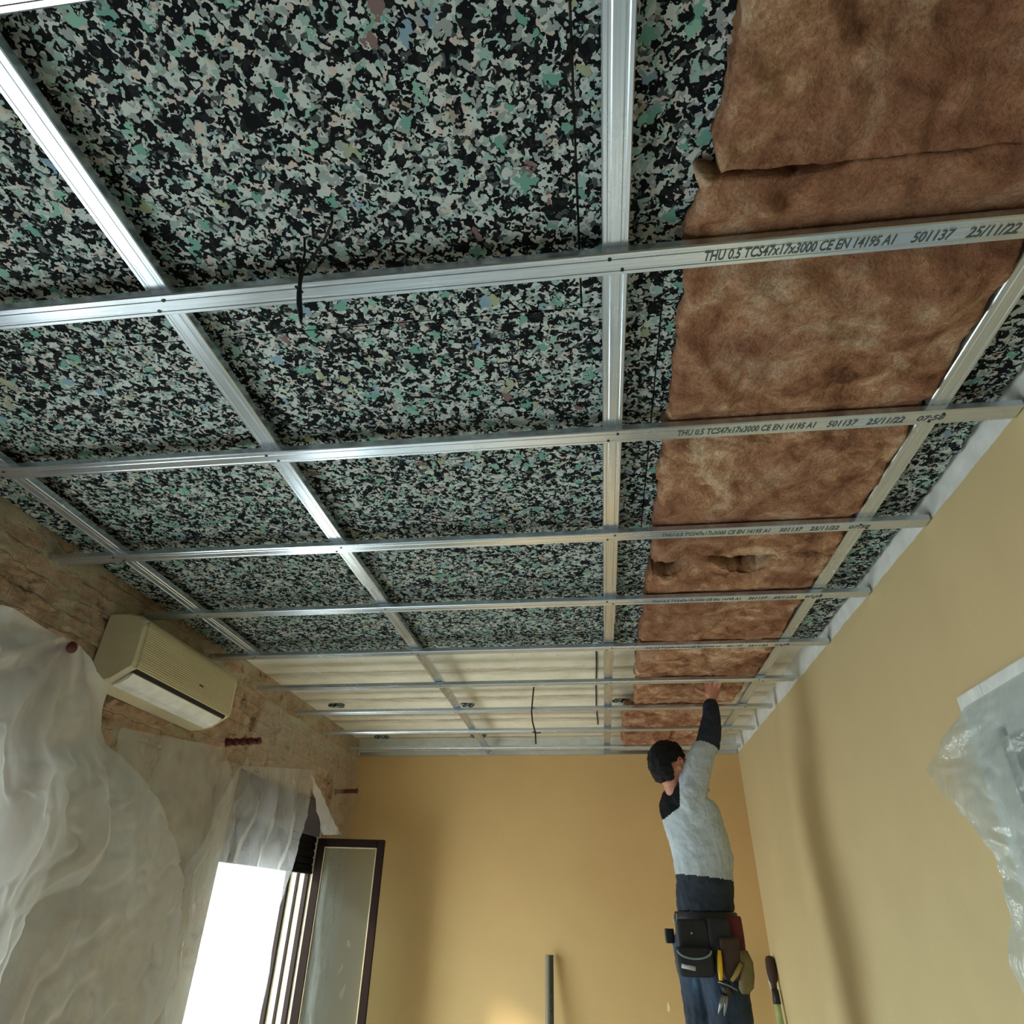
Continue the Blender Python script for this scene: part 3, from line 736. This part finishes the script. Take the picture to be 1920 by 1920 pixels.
e_ = sheet('plastic_dust_sheet', [(-1.808, 3.39, 0.985), (-1.80, 3.33, 0.80), (-1.80, 3.30, 0.62)], [(-1.808, 4.60, 0.985), (-1.80, 4.50, 0.80), (-1.80, 4.14, 0.70)], 60, 24, fE, M_PLAS4,
      'thin plastic sheet taped high on the masonry above the open window')
e2 = sheet('plastic_dust_sheet', [(-1.808, 4.60, 0.985), (-1.80, 4.50, 0.80), (-1.79, 4.50, 0.55), (-1.79, 4.57, 0.38), (-1.79, 4.57, -0.3), (-1.78, 4.57, -1.57)],
      [(-1.80, 4.985, 0.96), (-1.77, 5.0, 0.74), (-1.78, 5.01, 0.5), (-1.80, 5.01, 0.3), (-1.80, 5.01, -0.3), (-1.80, 5.01, -1.57)], 40, 90,
      lambda s, t, p: 0.03*math.exp(-((p.z-0.7)/0.1)**2)*0.6+0.022*math.sin(s*14+2*fbm((s, t*3, 0), 2))*min(1, max(0, (0.5-p.z)*2))+0.006*fbm((p.y, p.z, 4), 9, 3)*(1-s), M_PLAS4,
      'plastic sheet covering the far left corner behind the open window leaf')
bm = bmesh.new()
tri = [(-1.72, 3.97, 0.689), (-1.70, 4.15, 0.60), (-1.715, 4.40, 0.50), (-1.72, 4.62, 0.425), (-1.72, 4.45, 0.405), (-1.72, 4.30, 0.392), (-1.725, 4.13, 0.54)]
vs = [bm.verts.new((x, y, z+H)) for x, y, z in tri]; bm.faces.new(vs)
bmesh.ops.triangulate(bm, faces=bm.faces[:]); bmesh.ops.subdivide_edges(bm, edges=bm.edges[:], cuts=4, use_grid_fill=True)
for v in bm.verts: v.co.x += 0.006*math.sin(v.co.y*60)
o = link('folded_flap', bm, M_PLAS3); o.parent = e_; o['label'] = 'white folded corner of the film'
# sheet over the door on the right wall
def fD(s, t, p):
    return -abs(0.03*math.sin(s*7+2.5*fbm((s*2, t*2, 0), 1.2)))*min(1, t*3)-0.05*abs(fbm((p.y, p.z, 9), 3, 3))*min(1, t*3)-0.004
sheet('plastic_dust_sheet', [(0.985, 0.75, 0.50), (0.98, 0.75, 0.2), (0.97, 0.75, -0.2), (0.97, 0.75, -1.57)],
      [(0.990, 1.885, 0.490), (0.985, 1.955, 0.44), (0.97, 2.10, 0.375), (0.96, 2.02, 0.29), (0.95, 1.87, 0.17), (0.95, 1.88, 0.06), (0.95, 1.92, -0.15), (0.96, 1.9, -1.57)],
      80, 100, fD, mat_plastic('door_dust_sheet', 0.44, (214, 226, 224)), 'plastic dust sheet over the white framed doorway at the right edge', xmin=-9)

# ------------------------------------------------------------------ metal stud leaning on the far wall, pole in the corner
bm = bmesh.new(); a = math.atan2(0.16, 1.377)
ln = 1.385; w_, d_ = 0.024, 0.024
P = [(-w_, 0), (w_, 0), (w_, d_), (w_-0.001, d_), (w_-0.001, 0.001), (-w_+0.001, 0.001), (-w_+0.001, d_), (-w_, d_)]
va = [bm.verts.new((x, -y, 0)) for x, y in P]; vb = [bm.verts.new((x, -y, ln)) for x, y in P]
for i in range(8): bm.faces.new((va[i], va[(i+1) % 8], vb[(i+1) % 8], vb[i]))
bm.faces.new(va[::-1]); bm.faces.new(vb)
bmesh.ops.rotate(bm, verts=bm.verts, cent=(0, 0, 0), matrix=Matrix.Rotation(0.72, 3, 'Z'))
o = link('metal_stud', bm, mat_galv('stud_steel', 'Y', (168, 174, 176)), loc=(0, 0, 0)); o.location = (-0.371, YF-0.19, 0.001); o.rotation_euler = (-a, 0, 0)
tag(o, 'grey metal stud leaning upright against the far ochre wall', 'stud')
t = empty('extension_pole', (0.948, 4.58, 0.0), 'green pole with a dark brown head leaning in the far right corner', 'pole')
pb, pt = Vector((0.935, 4.60, 0.0)), Vector((0.984, 4.93, H-0.195)); ax = (pt-pb).normalized(); LL = (pt-pb).length
bm = bmesh.new(); tube(bm, [pb, pb+ax*(LL-0.85), pb+ax*(LL-0.6), pb+ax*(LL-0.235)], [0.034, 0.034, 0.030, 0.017], 16); chd('pole_tube', bm, simple('green_painted_pole', rgb(186, 206, 144), 0.3, 0.0, bump=0), t)
bm = bmesh.new(); q = LL-0.24
tube(bm, [pb+ax*(q+s) for s in (0, 0.004, 0.07, 0.075)], [0.017, 0.022, 0.02, 0.016], 12); chd('black_collar', bm, M_CABLE, t)
bm = bmesh.new()
tube(bm, [pb+ax*(q+s) for s in (0.075, 0.10, 0.12, 0.17, 0.22, 0.235, 0.24)], [0.015, 0.016, 0.027, 0.03, 0.028, 0.02, 0.006], 12); chd('roller_head', bm, simple('dark_brown_bristle', rgb(62, 38, 26), 0.8, sc=80, bump=0.4), t)
bm = bmesh.new(); sd = ax.cross(Vector((0, 1, 0))).normalized()
tube(bm, [pb+ax*(q+0.03)+sd*0.017, pb+ax*(q+0.12)+sd*0.026, pb+ax*(q+0.19)+sd*0.024], 0.0022, 6); chd('wire_handle', bm, M_GX, t)

# ------------------------------------------------------------------ the worker
FLZ = -1.02
def V3(x, y, z): return Vector((x, y, z+H))
def ring(c, rx, ry, ax=(1, 0, 0), ay=(0, 1, 0)): return (V3(*c), Vector(ax)*rx, Vector(ay)*ry)
def limb(bm, pts, seg=16):
    """pts: (x,y,z,r[,r2]) round limb"""
    P = [V3(*p[:3]) for p in pts]; prev = None; rings = []
    n = len(P)
    for i, p in enumerate(P):
        d = (P[min(i+1, n-1)]-P[max(i-1, 0)]).normalized()
        a = Vector((0.86, 0.5, 0)); a = (a-d*a.dot(d)).normalized(); b = d.cross(a)
        rings.append((p, a*pts[i][3], b*(pts[i][4] if len(pts[i]) > 4 else pts[i][3])))
    r0, r1 = rings[0], rings[-1]; d0 = (P[0]-P[1]).normalized(); d1 = (P[-1]-P[-2]).normalized()
    cap = lambda r, d, k, m: (r[0]+d*r[1].length*k, r[1]*m, r[2]*m)
    rings = [cap(r0, d0, 0.75, 0.35), cap(r0, d0, 0.45, 0.75)]+rings+[cap(r1, d1, 0.45, 0.75), cap(r1, d1, 0.75, 0.35)]
    loft(bm, rings, seg)
Fd = Vector((0.80, 0.60, 0)); Sd = Vector((0.60, -0.80, 0))      # facing direction, and towards his right hand
def torso(bm, g=0.0, lo=-0.16):
    R = [((.460, 3.60, -.16), .112, .120), ((.460, 3.60, -.08), .120, .125), ((.464, 3.60, .02), .118, .120), ((.478, 3.59, .148), .124, .122),
         ((.480, 3.575, .236), .128, .130), ((.458, 3.55, .346), .126, .140), ((.436, 3.52, .420), .116, .150), ((.418, 3.505, .470), .098, .145), ((.402, 3.49, .510), .070, .10), ((.385, 3.475, .53), .05, .055)]
    loft(bm, [(V3(*c), Fd*(a+g), Sd*(b+g)) for c, a, b in R if c[2] >= lo], 28)
ARM_R = [(.425, 3.44, .470, .074, .070), (.452, 3.40, .530, .068, .064), (.476, 3.385, .605, .060, .056), (.506, 3.38, .665, .053, .050), (.540, 3.382, .715, .050, .047),
         (.560, 3.39, .772, .048, .045), (.580, 3.41, .85, .041, .038), (.596, 3.425, .92, .032, .028), (.602, 3.435, .955, .029, .022)]
ARM_L = [(.40, 3.60, .45, .066, .062), (.44, 3.69, .40, .054, .052), (.465, 3.73, .30, .046, .045), (.48, 3.745, .20, .043, .042), (.505, 3.74, .12, .038, .038), (.52, 3.73, .04, .028, .026)]
def legs(bm, g=0.0, foot=False):
    for s in (1, -1):
        o = Sd*0.075*s
        pts = [(.458, 3.60, -.10, .100, .098), (.462, 3.60, -.22, .094, .090), (.464, 3.60, -.36, .082, .080), (.462, 3.605, -.50, .066, .066), (.458, 3.61, -.56, .062, .062), (.455, 3.60, -.70, .060, .062), (.455, 3.60, -.84, .046, .048), (.455, 3.60, -.95, .038, .040)]
        limb(bm, [(a+o.x, b+o.y, c, r+g, r2+g) for a, b, c, r, r2 in pts])
def head(bm, g=0.0):
    c = V3(.352, 3.435, .636); upv = Vector((-0.10, 0.0, 1)).normalized()
    ff = Vector((0.72, 0.60, 0.34)).normalized(); sd = ff.cross(upv).normalized(); uu = sd.cross(ff).normalized()
    mt = Matrix((( ff.x, sd.x, uu.x), (ff.y, sd.y, uu.y), (ff.z, sd.z, uu.z)))
    bmesh.ops.create_uvsphere(bm, u_segments=28, v_segments=18, radius=1, matrix=Matrix.Translation(c) @ mt.to_4x4() @ Matrix.Diagonal((.098+g, .080+g, .098+g, 1)))
    return c, ff, sd, uu, mt
def finish(name, bm, voxel, parent, mat, smooth_it=3, keep=True):
    me = bpy.data.meshes.new(name+'_tmp'); bm.to_mesh(me); bm.free()
    o = bpy.data.objects.new(name+'_tmp', me); COL.objects.link(o)
    md = o.modifiers.new('r', 'REMESH'); md.mode = 'VOXEL'; md.voxel_size = voxel; md.use_smooth_shade = True
    sm = o.modifiers.new('s', 'SMOOTH'); sm.factor = 0.5; sm.iterations = smooth_it
    bpy.context.view_layer.update()
    m2 = bpy.data.meshes.new_from_object(o.evaluated_get(bpy.context.evaluated_depsgraph_get()))
    bpy.data.objects.remove(o); m2.name = name
    return m2
MAN = empty('person', (0.46, 3.60, H+FLZ), 'worker in a grey jumper and jeans reaching up to the ceiling with one arm', 'person')
def place(name, me, mat, parent, label=None):
    off = Vector((0, 0, 0)); p = parent
    while p is not None: off += p.location; p = p.parent
    for v in me.vertices: v.co -= off
    for p_ in me.polygons: p_.use_smooth = True
    me.materials.clear(); me.materials.append(mat)
    o = bpy.data.objects.new(name, me); COL.objects.link(o); o.parent = parent
    if label: o['label'] = label
    return o
def split(me, fn):
    """split a mesh into {key: mesh} by face centre"""
    out = {}
    groups = {}
    for p in me.polygons: groups.setdefault(fn(Vector(p.center)), []).append(p)
    for k, ps in groups.items():
        idx = {}; vs = []; fs = []
        for p in ps:
            f_ = []
            for vi in p.vertices:
                if vi not in idx: idx[vi] = len(vs); vs.append(me.vertices[vi].co.copy())
                f_.append(idx[vi])
            fs.append(f_)
        m = bpy.data.meshes.new('part'); m.from_pydata(vs, [], fs); m.update(); out[k] = m
    return out
# body: one continuous surface
def mat_skin():
    a = M('skin', rgb(196, 132, 108), 0.55); v = a.co()
    a.set('Base Color', a.ramp(a.noise(v, 18), [(0.3, rgb(176, 112, 90)), (0.7, rgb(206, 146, 120))])); a.bump(a.noise(v, 90), 0.1, 0.002)
    a.b.inputs['Subsurface Weight'].default_value = 0.08; a.b.inputs['Subsurface Radius'].default_value = (0.02, 0.008, 0.005); return a.m
M_SKIN = mat_skin()
bm = bmesh.new()
torso(bm, -0.010); limb(bm, [(a, b, c, r-0.008, q-0.008) if c < 0.9 else (a, b, c, r, q) for a, b, c, r, q in ARM_R]); limb(bm, [(a, b, c, r-0.006, q-0.006) for a, b, c, r, q in ARM_L]); legs(bm, -0.008)
for s in (1, -1):
    o = Sd*0.075*s; pts = [V3(.445+o.x, 3.59+o.y, -.965), V3(.50+o.x, 3.635+o.y, -.975), V3(.585+o.x, 3.70+o.y, -.99), V3(.62+o.x, 3.725+o.y, -1.0)]
    limb(bm, [(p.x, p.y, p.z-H, r, r2) for p, r, r2 in zip(pts, (.030, .036, .034, .02), (.030, .032, .022, .014))])
hc, ff, hs, hu, hm = head(bm)
limb(bm, [(.385, 3.475, .49, .052, .052), (.366, 3.455, .545, .050, .050), (.357, 3.442, .60, .052, .052)])
def hp(a, b, c): return hc+ff*a+hs*b+hu*c
def ball(bm, p, r, sc=(1, 1, 1)):
    bmesh.ops.create_uvsphere(bm, u_segments=14, v_segments=10, radius=1, matrix=Matrix.Translation(p) @ hm.to_4x4() @ Matrix.Diagonal((r*sc[0], r*sc[1], r*sc[2], 1)))
ball(bm, hp(.035, 0, -.055), .062, (1.0, .85, .95))                 # jaw
ball(bm, hp(.085, 0, -.092), .022)                                   # chin
for q, r in ((0.092, .012), (.105, .013), (.114, .013)): ball(bm, hp(q, 0, .012-(q-.092)*1.6), r)   # nose
ball(bm, hp(.098, 0, -.046), .014, (1, 1.6, .55)); ball(bm, hp(.096, 0, -.060), .014, (1, 1.4, .6))   # lips
ball(bm, hp(.086, .03, .036), .018, (1, 1.4, .5)); ball(bm, hp(.086, -.03, .036), .018, (1, 1.4, .5))   # brows
for s in (1, -1):                                                    # ears
    for k in range(9):
        an = -0.6+k*0.62; ball(bm, hp(-.010+0.017*math.sin(an), s*(.083+0.006*(k < 7)), -.012+0.028*math.cos(an)), .0068)
    ball(bm, hp(-.008, s*.078, -.014), .016, (1, .5, 1.5))
# right hand, palm up under the wool
pu = Vector((0.08, -0.62, 0.78)).normalized(); pc = V3(.602, 3.432, .950)+pu*0.050
ps = Vector((1, 0, 0)); ps = (ps-pu*ps.dot(pu)).normalized(); pn = ps.cross(pu)
loft(bm, [(pc+pu*h_, ps*w1_, pn*w2_) for h_, w1_, w2_ in ((-.045, .020, .014), (-.035, .028, .020), (-.01, .038, .017), (.015, .042, .015), (.026, .040, .012), (.030, .02, .006))], 18)
def finger(bm, base, d1, d2, d3, l, r):
    p = [base, base+d1*l[0], base+d1*l[0]+d2*l[1], base+d1*l[0]+d2*l[1]+d3*l[2]]
    q = [p[0]-d1*0.02, p[0], (p[0]+p[1])/2, p[1], (p[1]+p[2])/2, p[2], p[3]]
    tube(bm, q+[p[3]+d3*0.004], [r*1.05, r*1.05, r, r*1.02, r*.92, r*.92, r*.8, r*.4], 10)
for i, (off, L) in enumerate(((-.031, .9), (-.010, 1.0), (.011, .95), (.031, .78))):
    fan = off*4.5
    d1 = Vector((fan, -0.90, 0.42)).normalized(); d2 = Vector((fan, -0.99, 0.10)).normalized(); d3 = Vector((fan*0.8, -0.99, -0.10)).normalized()
    finger(bm, pc+pu*.018+ps*off, d1, d2, d3, (0.036*L, 0.027*L, 0.022*L), .0090)
d1 = Vector((-0.88, -0.35, 0.10)).normalized(); finger(bm, pc-pu*.012-ps*.028, d1, Vector((-0.72, -0.68, 0.12)).normalized(), Vector((-0.5, -0.85, 0.1)).normalized(), (0.030, 0.026, 0.020), .0104)
# left hand, relaxed in front of the chest
lc = V3(.530, 3.725, .005); lu = Vector((0.15, -0.08, -0.95)).normalized(); ls = Vector((0.5, 0.86, 0)); ls = (ls-lu*ls.dot(lu)).normalized(); ln_ = ls.cross(lu)
loft(bm, [(lc+lu*h_, ls*w1_, ln_*w2_) for h_, w1_, w2_ in ((-.045, .020, .016), (-.03, .027, .020), (-.005, .036, .016), (.02, .038, .014), (.032, .03, .01))], 16)
for i, (off, L) in enumerate(((-.029, .85), (-.010, 1.0), (.010, .95), (.029, .78))):
    finger(bm, lc+lu*.022+ls*off, (lu+ls*off*2).normalized(), (lu*0.7+ln_*0.6).normalized(), (lu*0.3+ln_*0.9).normalized(), (0.032*L, 0.026*L, 0.02*L), .0086)
finger(bm, lc-lu*.01-ls*.028, (-ls*0.8+lu*0.6).normalized(), (lu*0.9-ls*0.3).normalized(), lu, (0.028, 0.024, 0.018), .010)
me = finish('body', bm, 0.0052, None, None, 2)
BODY = place('body', me, M_SKIN, MAN)
# eyes
M_EYE = simple('eye', rgb(60, 40, 30), 0.2, bump=0)
for s in (1, -1):
    bm = bmesh.new(); ball(bm, hp(.087, s*.031, .016), .0115); chd('eye', bm, M_EYE, MAN)
# hair
bm = bmesh.new(); head(bm, 0.0115)
bmesh.ops.subdivide_edges(bm, edges=bm.edges[:], cuts=2, use_grid_fill=True)
kill = []
for v in bm.verts:
    q = v.co-hc; a, b, c = q.dot(ff), q.dot(hs), q.dot(hu)
    hairline = (a > 0.052 and c < 0.062) or (a > 0.018 and c < 0.012) or (c < -0.066-0.5*max(0, a)) or (a > -0.055 and c < 0.004)
    v.co += q.normalized()*(0.006*fbm(v.co, 45, 3)+0.003*fbm(v.co, 120, 2))
    if c > 0.03: v.co += hu*0.006
    if hairline: kill.append(v)
bmesh.ops.delete(bm, geom=kill, context='VERTS')
hr = chd('hair', bm, simple('dark_brown_hair', rgb(7, 5, 4), 0.9, sc=60, bump=0.5), MAN)
sol = hr.modifiers.new('s', 'SOLIDIFY'); sol.thickness = 0.012; sol.offset = -1
# jumper
def mat_cloth(name, c1, c2, sc=9, b=0.8, fine=260):
    a = M(name, c1, 0.9); v = a.co()
    a.set('Base Color', a.ramp(a.noise(v, sc, 4), [(0.35, c1), (0.65, c2)]))
    a.bump(a.math('ADD', a.noise(a.co((1, 1, 0.6)), 14, 4, 0.55, dist=0.6), a.math('MULTIPLY', a.noise(v, fine, 2), 0.12)), b, 0.02)
    a.b.inputs['Specular IOR Level'].default_value = 0.15
    return a.m
M_GREY = mat_cloth('pale_grey_knit', rgb(176, 186, 192), rgb(192, 202, 208))
M_BLACK = mat_cloth('black_knit', rgb(14, 14, 16), rgb(22, 22, 24))
M_NAVY = mat_cloth('dark_slate_knit', rgb(46, 52, 62), rgb(58, 64, 74))
bm = bmesh.new(); torso(bm, 0.010, lo=0.0)
limb(bm, [(a, b, c, r+.008, q+.008) for a, b, c, r, q in ARM_R[:-1]]); limb(bm, [(a, b, c, r+.006, q+.006) for a, b, c, r, q in ARM_L[:-1]])
limb(bm, [(.395, 3.482, .50, .066, .066), (.383, 3.470, .525, .060, .060)])
jm = finish('jumper', bm, 0.0055, None, None, 3)
for v in jm.vertices:
    p = v.co; n_ = Vector(v.normal)
    v.co = p+n_*(0.006*math.sin(46*(p.z-0.6*p.x)+5*fbm(p, 4, 2))*fbm(p, 5, 2)+0.006*fbm(p, 16, 3))
adir = Vector((ARM_R[6][0]-ARM_R[3][0], ARM_R[6][1]-ARM_R[3][1], ARM_R[6][2]-ARM_R[3][2])).normalized()
def jkey(c):
    x, y, z = c.x, c.y, c.z-H
    if z < 0.155+0.10*(x-0.48)*-1: return 'hem'
    if x > 0.47 and z > 0.60 and (c-V3(.536, 3.382, .708)).dot(adir) > 0: return 'sleeve'
    if x < 0.377+0.06*(z-0.43) and z > 0.405+0.60*(x-0.32) and z > 0.40: return 'yoke'
    if z > 0.33 and y > 3.56 and x > 0.40 and x > 0.47+0.1*(0.5-z): return 'grey'
    return 'grey'
P_ = split(jm, jkey)
jo = place('jumper', P_['grey'], M_GREY, MAN, 'pale grey knitted part of the jumper')
def sub(name, key, mat, lab):
    if key in P_: place(name, P_[key], mat, MAN, lab)
sub('jumper_hem', 'hem', M_NAVY, 'dark slate lower band of the jumper'); sub('jumper_sleeve', 'sleeve', M_NAVY, 'dark slate forearm of the sleeve'); sub('jumper_yoke', 'yoke', M_BLACK, 'black shoulder panel of the jumper')
# jeans and shoes
bm = bmesh.new(); legs(bm, 0.009)
loft(bm, [(V3(*c), Fd*a, Sd*b) for c, a, b in (((.460, 3.60, -.20), .10, .11), ((.460, 3.60, -.12), .128, .138), ((.462, 3.60, -.03), .130, .136), ((.466, 3.60, .02), .124, .130))], 28)
jn = finish('jeans', bm, 0.007, None, None, 3)
for v in jn.vertices: v.co += Vector(v.normal)*(0.006*fbm(v.co, 14, 3))
def mat_denim():
    a = M('blue_denim', rgb(62, 86, 112), 0.85); v = a.co()
    c = a.ramp(a.noise(a.co((1, 1, 0.45)), 9, 5), [(0.38, rgb(24, 32, 44)), (0.55, rgb(40, 56, 78)), (0.7, rgb(74, 100, 128))])
    a.set('Base Color', c); a.bump(a.noise(v, 30, 5), 0.4, 0.01); return a.m
place('jeans', jn, mat_denim(), MAN)
for s in (1, -1):
    bm = bmesh.new(); o = Sd*0.075*s
    loft(bm, [(V3(*(Vector((.44+o.x, 3.585+o.y, z))+Fd*sh)), Fd*a, Sd*b) for z, sh, a, b in ((-1.018, .075, .145, .048), (-1.0, .075, .150, .052), (-.975, .065, .138, .050), (-.955, .03, .09, .048), (-.93, .01, .055, .048), (-.90, .01, .05, .045))], 20)
    chd('shoe', bm, simple('tan_work_shoe', rgb(120, 88, 58), 0.7), MAN)
# tool belt
M_BELT = simple('black_webbing', rgb(20, 21, 24), 0.55, sc=30, bump=0.2)
def belt_pt(an, z, g): return V3(.462, 3.60, z)+Fd*math.cos(an)*(.135+g)+Sd*math.sin(an)*(.138+g)
belt = empty('tool_belt', (0.46, 3.60, H-0.03), 'black tool belt with pouches worn round the hips of the worker', 'tool belt')
bm = bmesh.new()
loft(bm, [(V3(.463, 3.60, z), Fd*(.130+g_), Sd*(.136+g_)) for z, g_ in ((-.075, .004), (-.07, .010), (-.02, .010), (.015, .008), (.02, .002))], 40)
chd('belt_strap', bm, M_BELT, belt)
def pouch(name, c, w, h, d, mat, par, bot=0.7, bulge=1.0):
    bm = bmesh.new(); C = V3(*c); X = Vector((1, 0.05, 0)).normalized(); Y = Vector((0, 1, 0)); rows = []
    for t_, s in ((1, .92), (.93, 1), (.5, 1.04*bulge), (.15, 1.0), (.03, .9), (0, bot)):
        rows.append((C+Vector((0, 0, h*(t_-0.5))), X*(w/2*s), Y*(d/2*s)))
    seg = 24; rr = []
    for cc, ax_, ay_ in rows:
        ring_ = []
        for k in range(seg):
            an = 2*PI*k/seg; cx_ = abs(math.cos(an))**0.45*math.copysign(1, math.cos(an)); sy_ = abs(math.sin(an))**0.6*math.copysign(1, math.sin(an))
            ring_.append(bm.verts.new(cc+ax_*cx_+ay_*sy_))
        rr.append(ring_)
    for A, B in zip(rr, rr[1:]):
        for k in range(seg): bm.faces.new((A[k], A[(k+1) % seg], B[(k+1) % seg], B[k]))
    bm.faces.new(rr[0][::-1]); bm.faces.new(rr[-1])
    return chd(name, bm, mat, par)
M_POUCH = simple('black_nylon_pouch', rgb(24, 27, 33), 0.6, sc=20, bump=0.3)
po = pouch('nylon_pouch', (.372, 3.425, -.165), .155, .105, .07, M_POUCH, belt, 0.62, 1.03)
pouch('pouch_back', (.380, 3.452, -.085), .135, .15, .035, M_POUCH, belt, 0.95)
pouch('pouch_back', (.492, 3.455, -.075), .10, .14, .04, M_POUCH, belt, 0.95)
bm = bmesh.new()
tube(bm, [V3(.372+.070*math.cos(a_), 3.392-.006*abs(math.sin(a_)), -.122-.030*abs(math.sin(a_))) for a_ in [PI+PI*k/12 for k in range(13)]], 0.0042, 8)
chd('pouch_rim', bm, simple('grey_piping', rgb(120, 136, 142), 0.5, bump=0), po)
bm = bmesh.new(); obox(bm, Matrix.Translation(V3(.340, 3.3875, -.182)) @ Matrix.Rotation(0.16, 4, 'Y'), .058, .003, .016, 0.001)
chd('pouch_patch', bm, simple('white_patch', rgb(196, 200, 204), 0.6, bump=0), po)
for q in ((.373, 3.434, -.062), (.298, 3.425, -.135), (.425, 3.452, -.045), (.450, 3.455, -.045)):
    bm = bmesh.new(); bmesh.ops.create_uvsphere(bm, u_segments=10, v_segments=8, radius=0.005, matrix=Matrix.Translation(V3(*q)))
    chd('rivet', bm, M_GX, belt)
pouch('small_holder', (.283, 3.50, -.075), .04, .055, .03, M_POUCH, belt, 0.8)
bm = bmesh.new(); tube(bm, [V3(.306, 3.45, .005), V3(.303, 3.445, -.02), V3(.315, 3.443, -.025), V3(.318, 3.446, .01)], 0.0022, 6); chd('belt_clip', bm, M_GX, belt)
pouch('leather_holder', (.525, 3.44, -.150), .085, .15, .05, simple('brown_leather', rgb(58, 38, 28), 0.6, sc=14, bump=0.3), belt, 0.8)
pouch('red_pouch', (.565, 3.50, -.075), .075, .16, .06, simple('dark_red_fabric', rgb(96, 22, 26), 0.7, sc=14, bump=0.3), belt, 0.85)
# snips hanging in the holder
sn = empty('tin_snips', (0.475, 3.40, H-0.17), 'yellow handled metal snips hanging blades down from the tool belt', 'snips')
bm = bmesh.new(); tube(bm, [V3(.478, 3.405, -.120), V3(.474, 3.402, -.15), V3(.470, 3.400, -.19), V3(.468, 3.398, -.225)], [.007, .0105, .0115, .008], 12); chd('handle', bm, simple('yellow_grip', rgb(228, 180, 30), 0.4, bump=0), sn)
bm = bmesh.new(); tube(bm, [V3(.560, 3.405, -.165), V3(.535, 3.402, -.20), V3(.512, 3.398, -.225)], [.009, .010, .007], 12); chd('handle', bm, simple('worn_tan_grip', rgb(160, 134, 72), 0.5, bump=0), sn)
bm = bmesh.new(); obox(bm, Matrix.Translation(V3(.482, 3.394, -.252)) @ Matrix.Rotation(-0.3, 4, 'Y'), .05, .012, .055, 0.006)
M_DKST = simple('dark_tool_steel', rgb(70, 70, 72), 0.35, 0.7, bump=0.1)
chd('pivot_plate', bm, M_DKST, sn)
bm = bmesh.new(); tube(bm, [V3(.472, 3.392, -.275), V3(.455, 3.391, -.305), V3(.440, 3.390, -.335)], [.010, .009, .002], 8); chd('blade', bm, simple('pale_steel', rgb(150, 152, 158), 0.3, 0.8, bump=0), sn)
bm = bmesh.new(); tube(bm, [V3(.480, 3.392, -.275), V3(.472, 3.391, -.305), V3(.463, 3.390, -.342)], [.010, .009, .002], 8); chd('blade', bm, bpy.data.materials['pale_steel'], sn)
bm = bmesh.new(); tube(bm, [V3(.455, 3.388, -.228), V3(.49, 3.386, -.238), V3(.528, 3.388, -.255)], .003, 6); chd('spring', bm, bpy.data.materials['pale_steel'], sn)
gv_ = bmesh.new()
loft(gv_, [(V3(*c), Vector((a, 0, 0)), Vector((0, b, 0))) for c, a, b in (((.578, 3.44, -.120), .022, .014), ((.584, 3.435, -.16), .032, .022), ((.580, 3.43, -.21), .034, .024), ((.572, 3.43, -.25), .030, .02), ((.565, 3.43, -.27), .014, .01))], 18)
for v in gv_.verts: v.co += Vector((1, 1, 0))*0.003*fbm(v.co, 30)
tag(link('work_glove', gv_, simple('olive_brown_glove', rgb(112, 98, 60), 0.8, sc=20, bump=0.4), smooth=True), 'olive brown work glove hanging at the right side of the tool belt', 'glove')

# platform under the worker (below the frame)
t = empty('work_platform', (0.5, 3.62, 0), 'wooden work platform the worker stands on', 'platform')
bm = bmesh.new(); box(bm, 0.15, 0.85, 3.25, 4.05, H+FLZ-0.032, H+FLZ-0.001, 0.003); chd('deck', bm, simple('plywood', rgb(180, 150, 104), 0.7), t, False)
for x in (0.19, 0.81):
    for y in (3.29, 4.01):
        bm = bmesh.new(); box(bm, x-0.02, x+0.02, y-0.02, y+0.02, 0, H+FLZ-0.032); chd('leg', bm, M_GY, t, False)
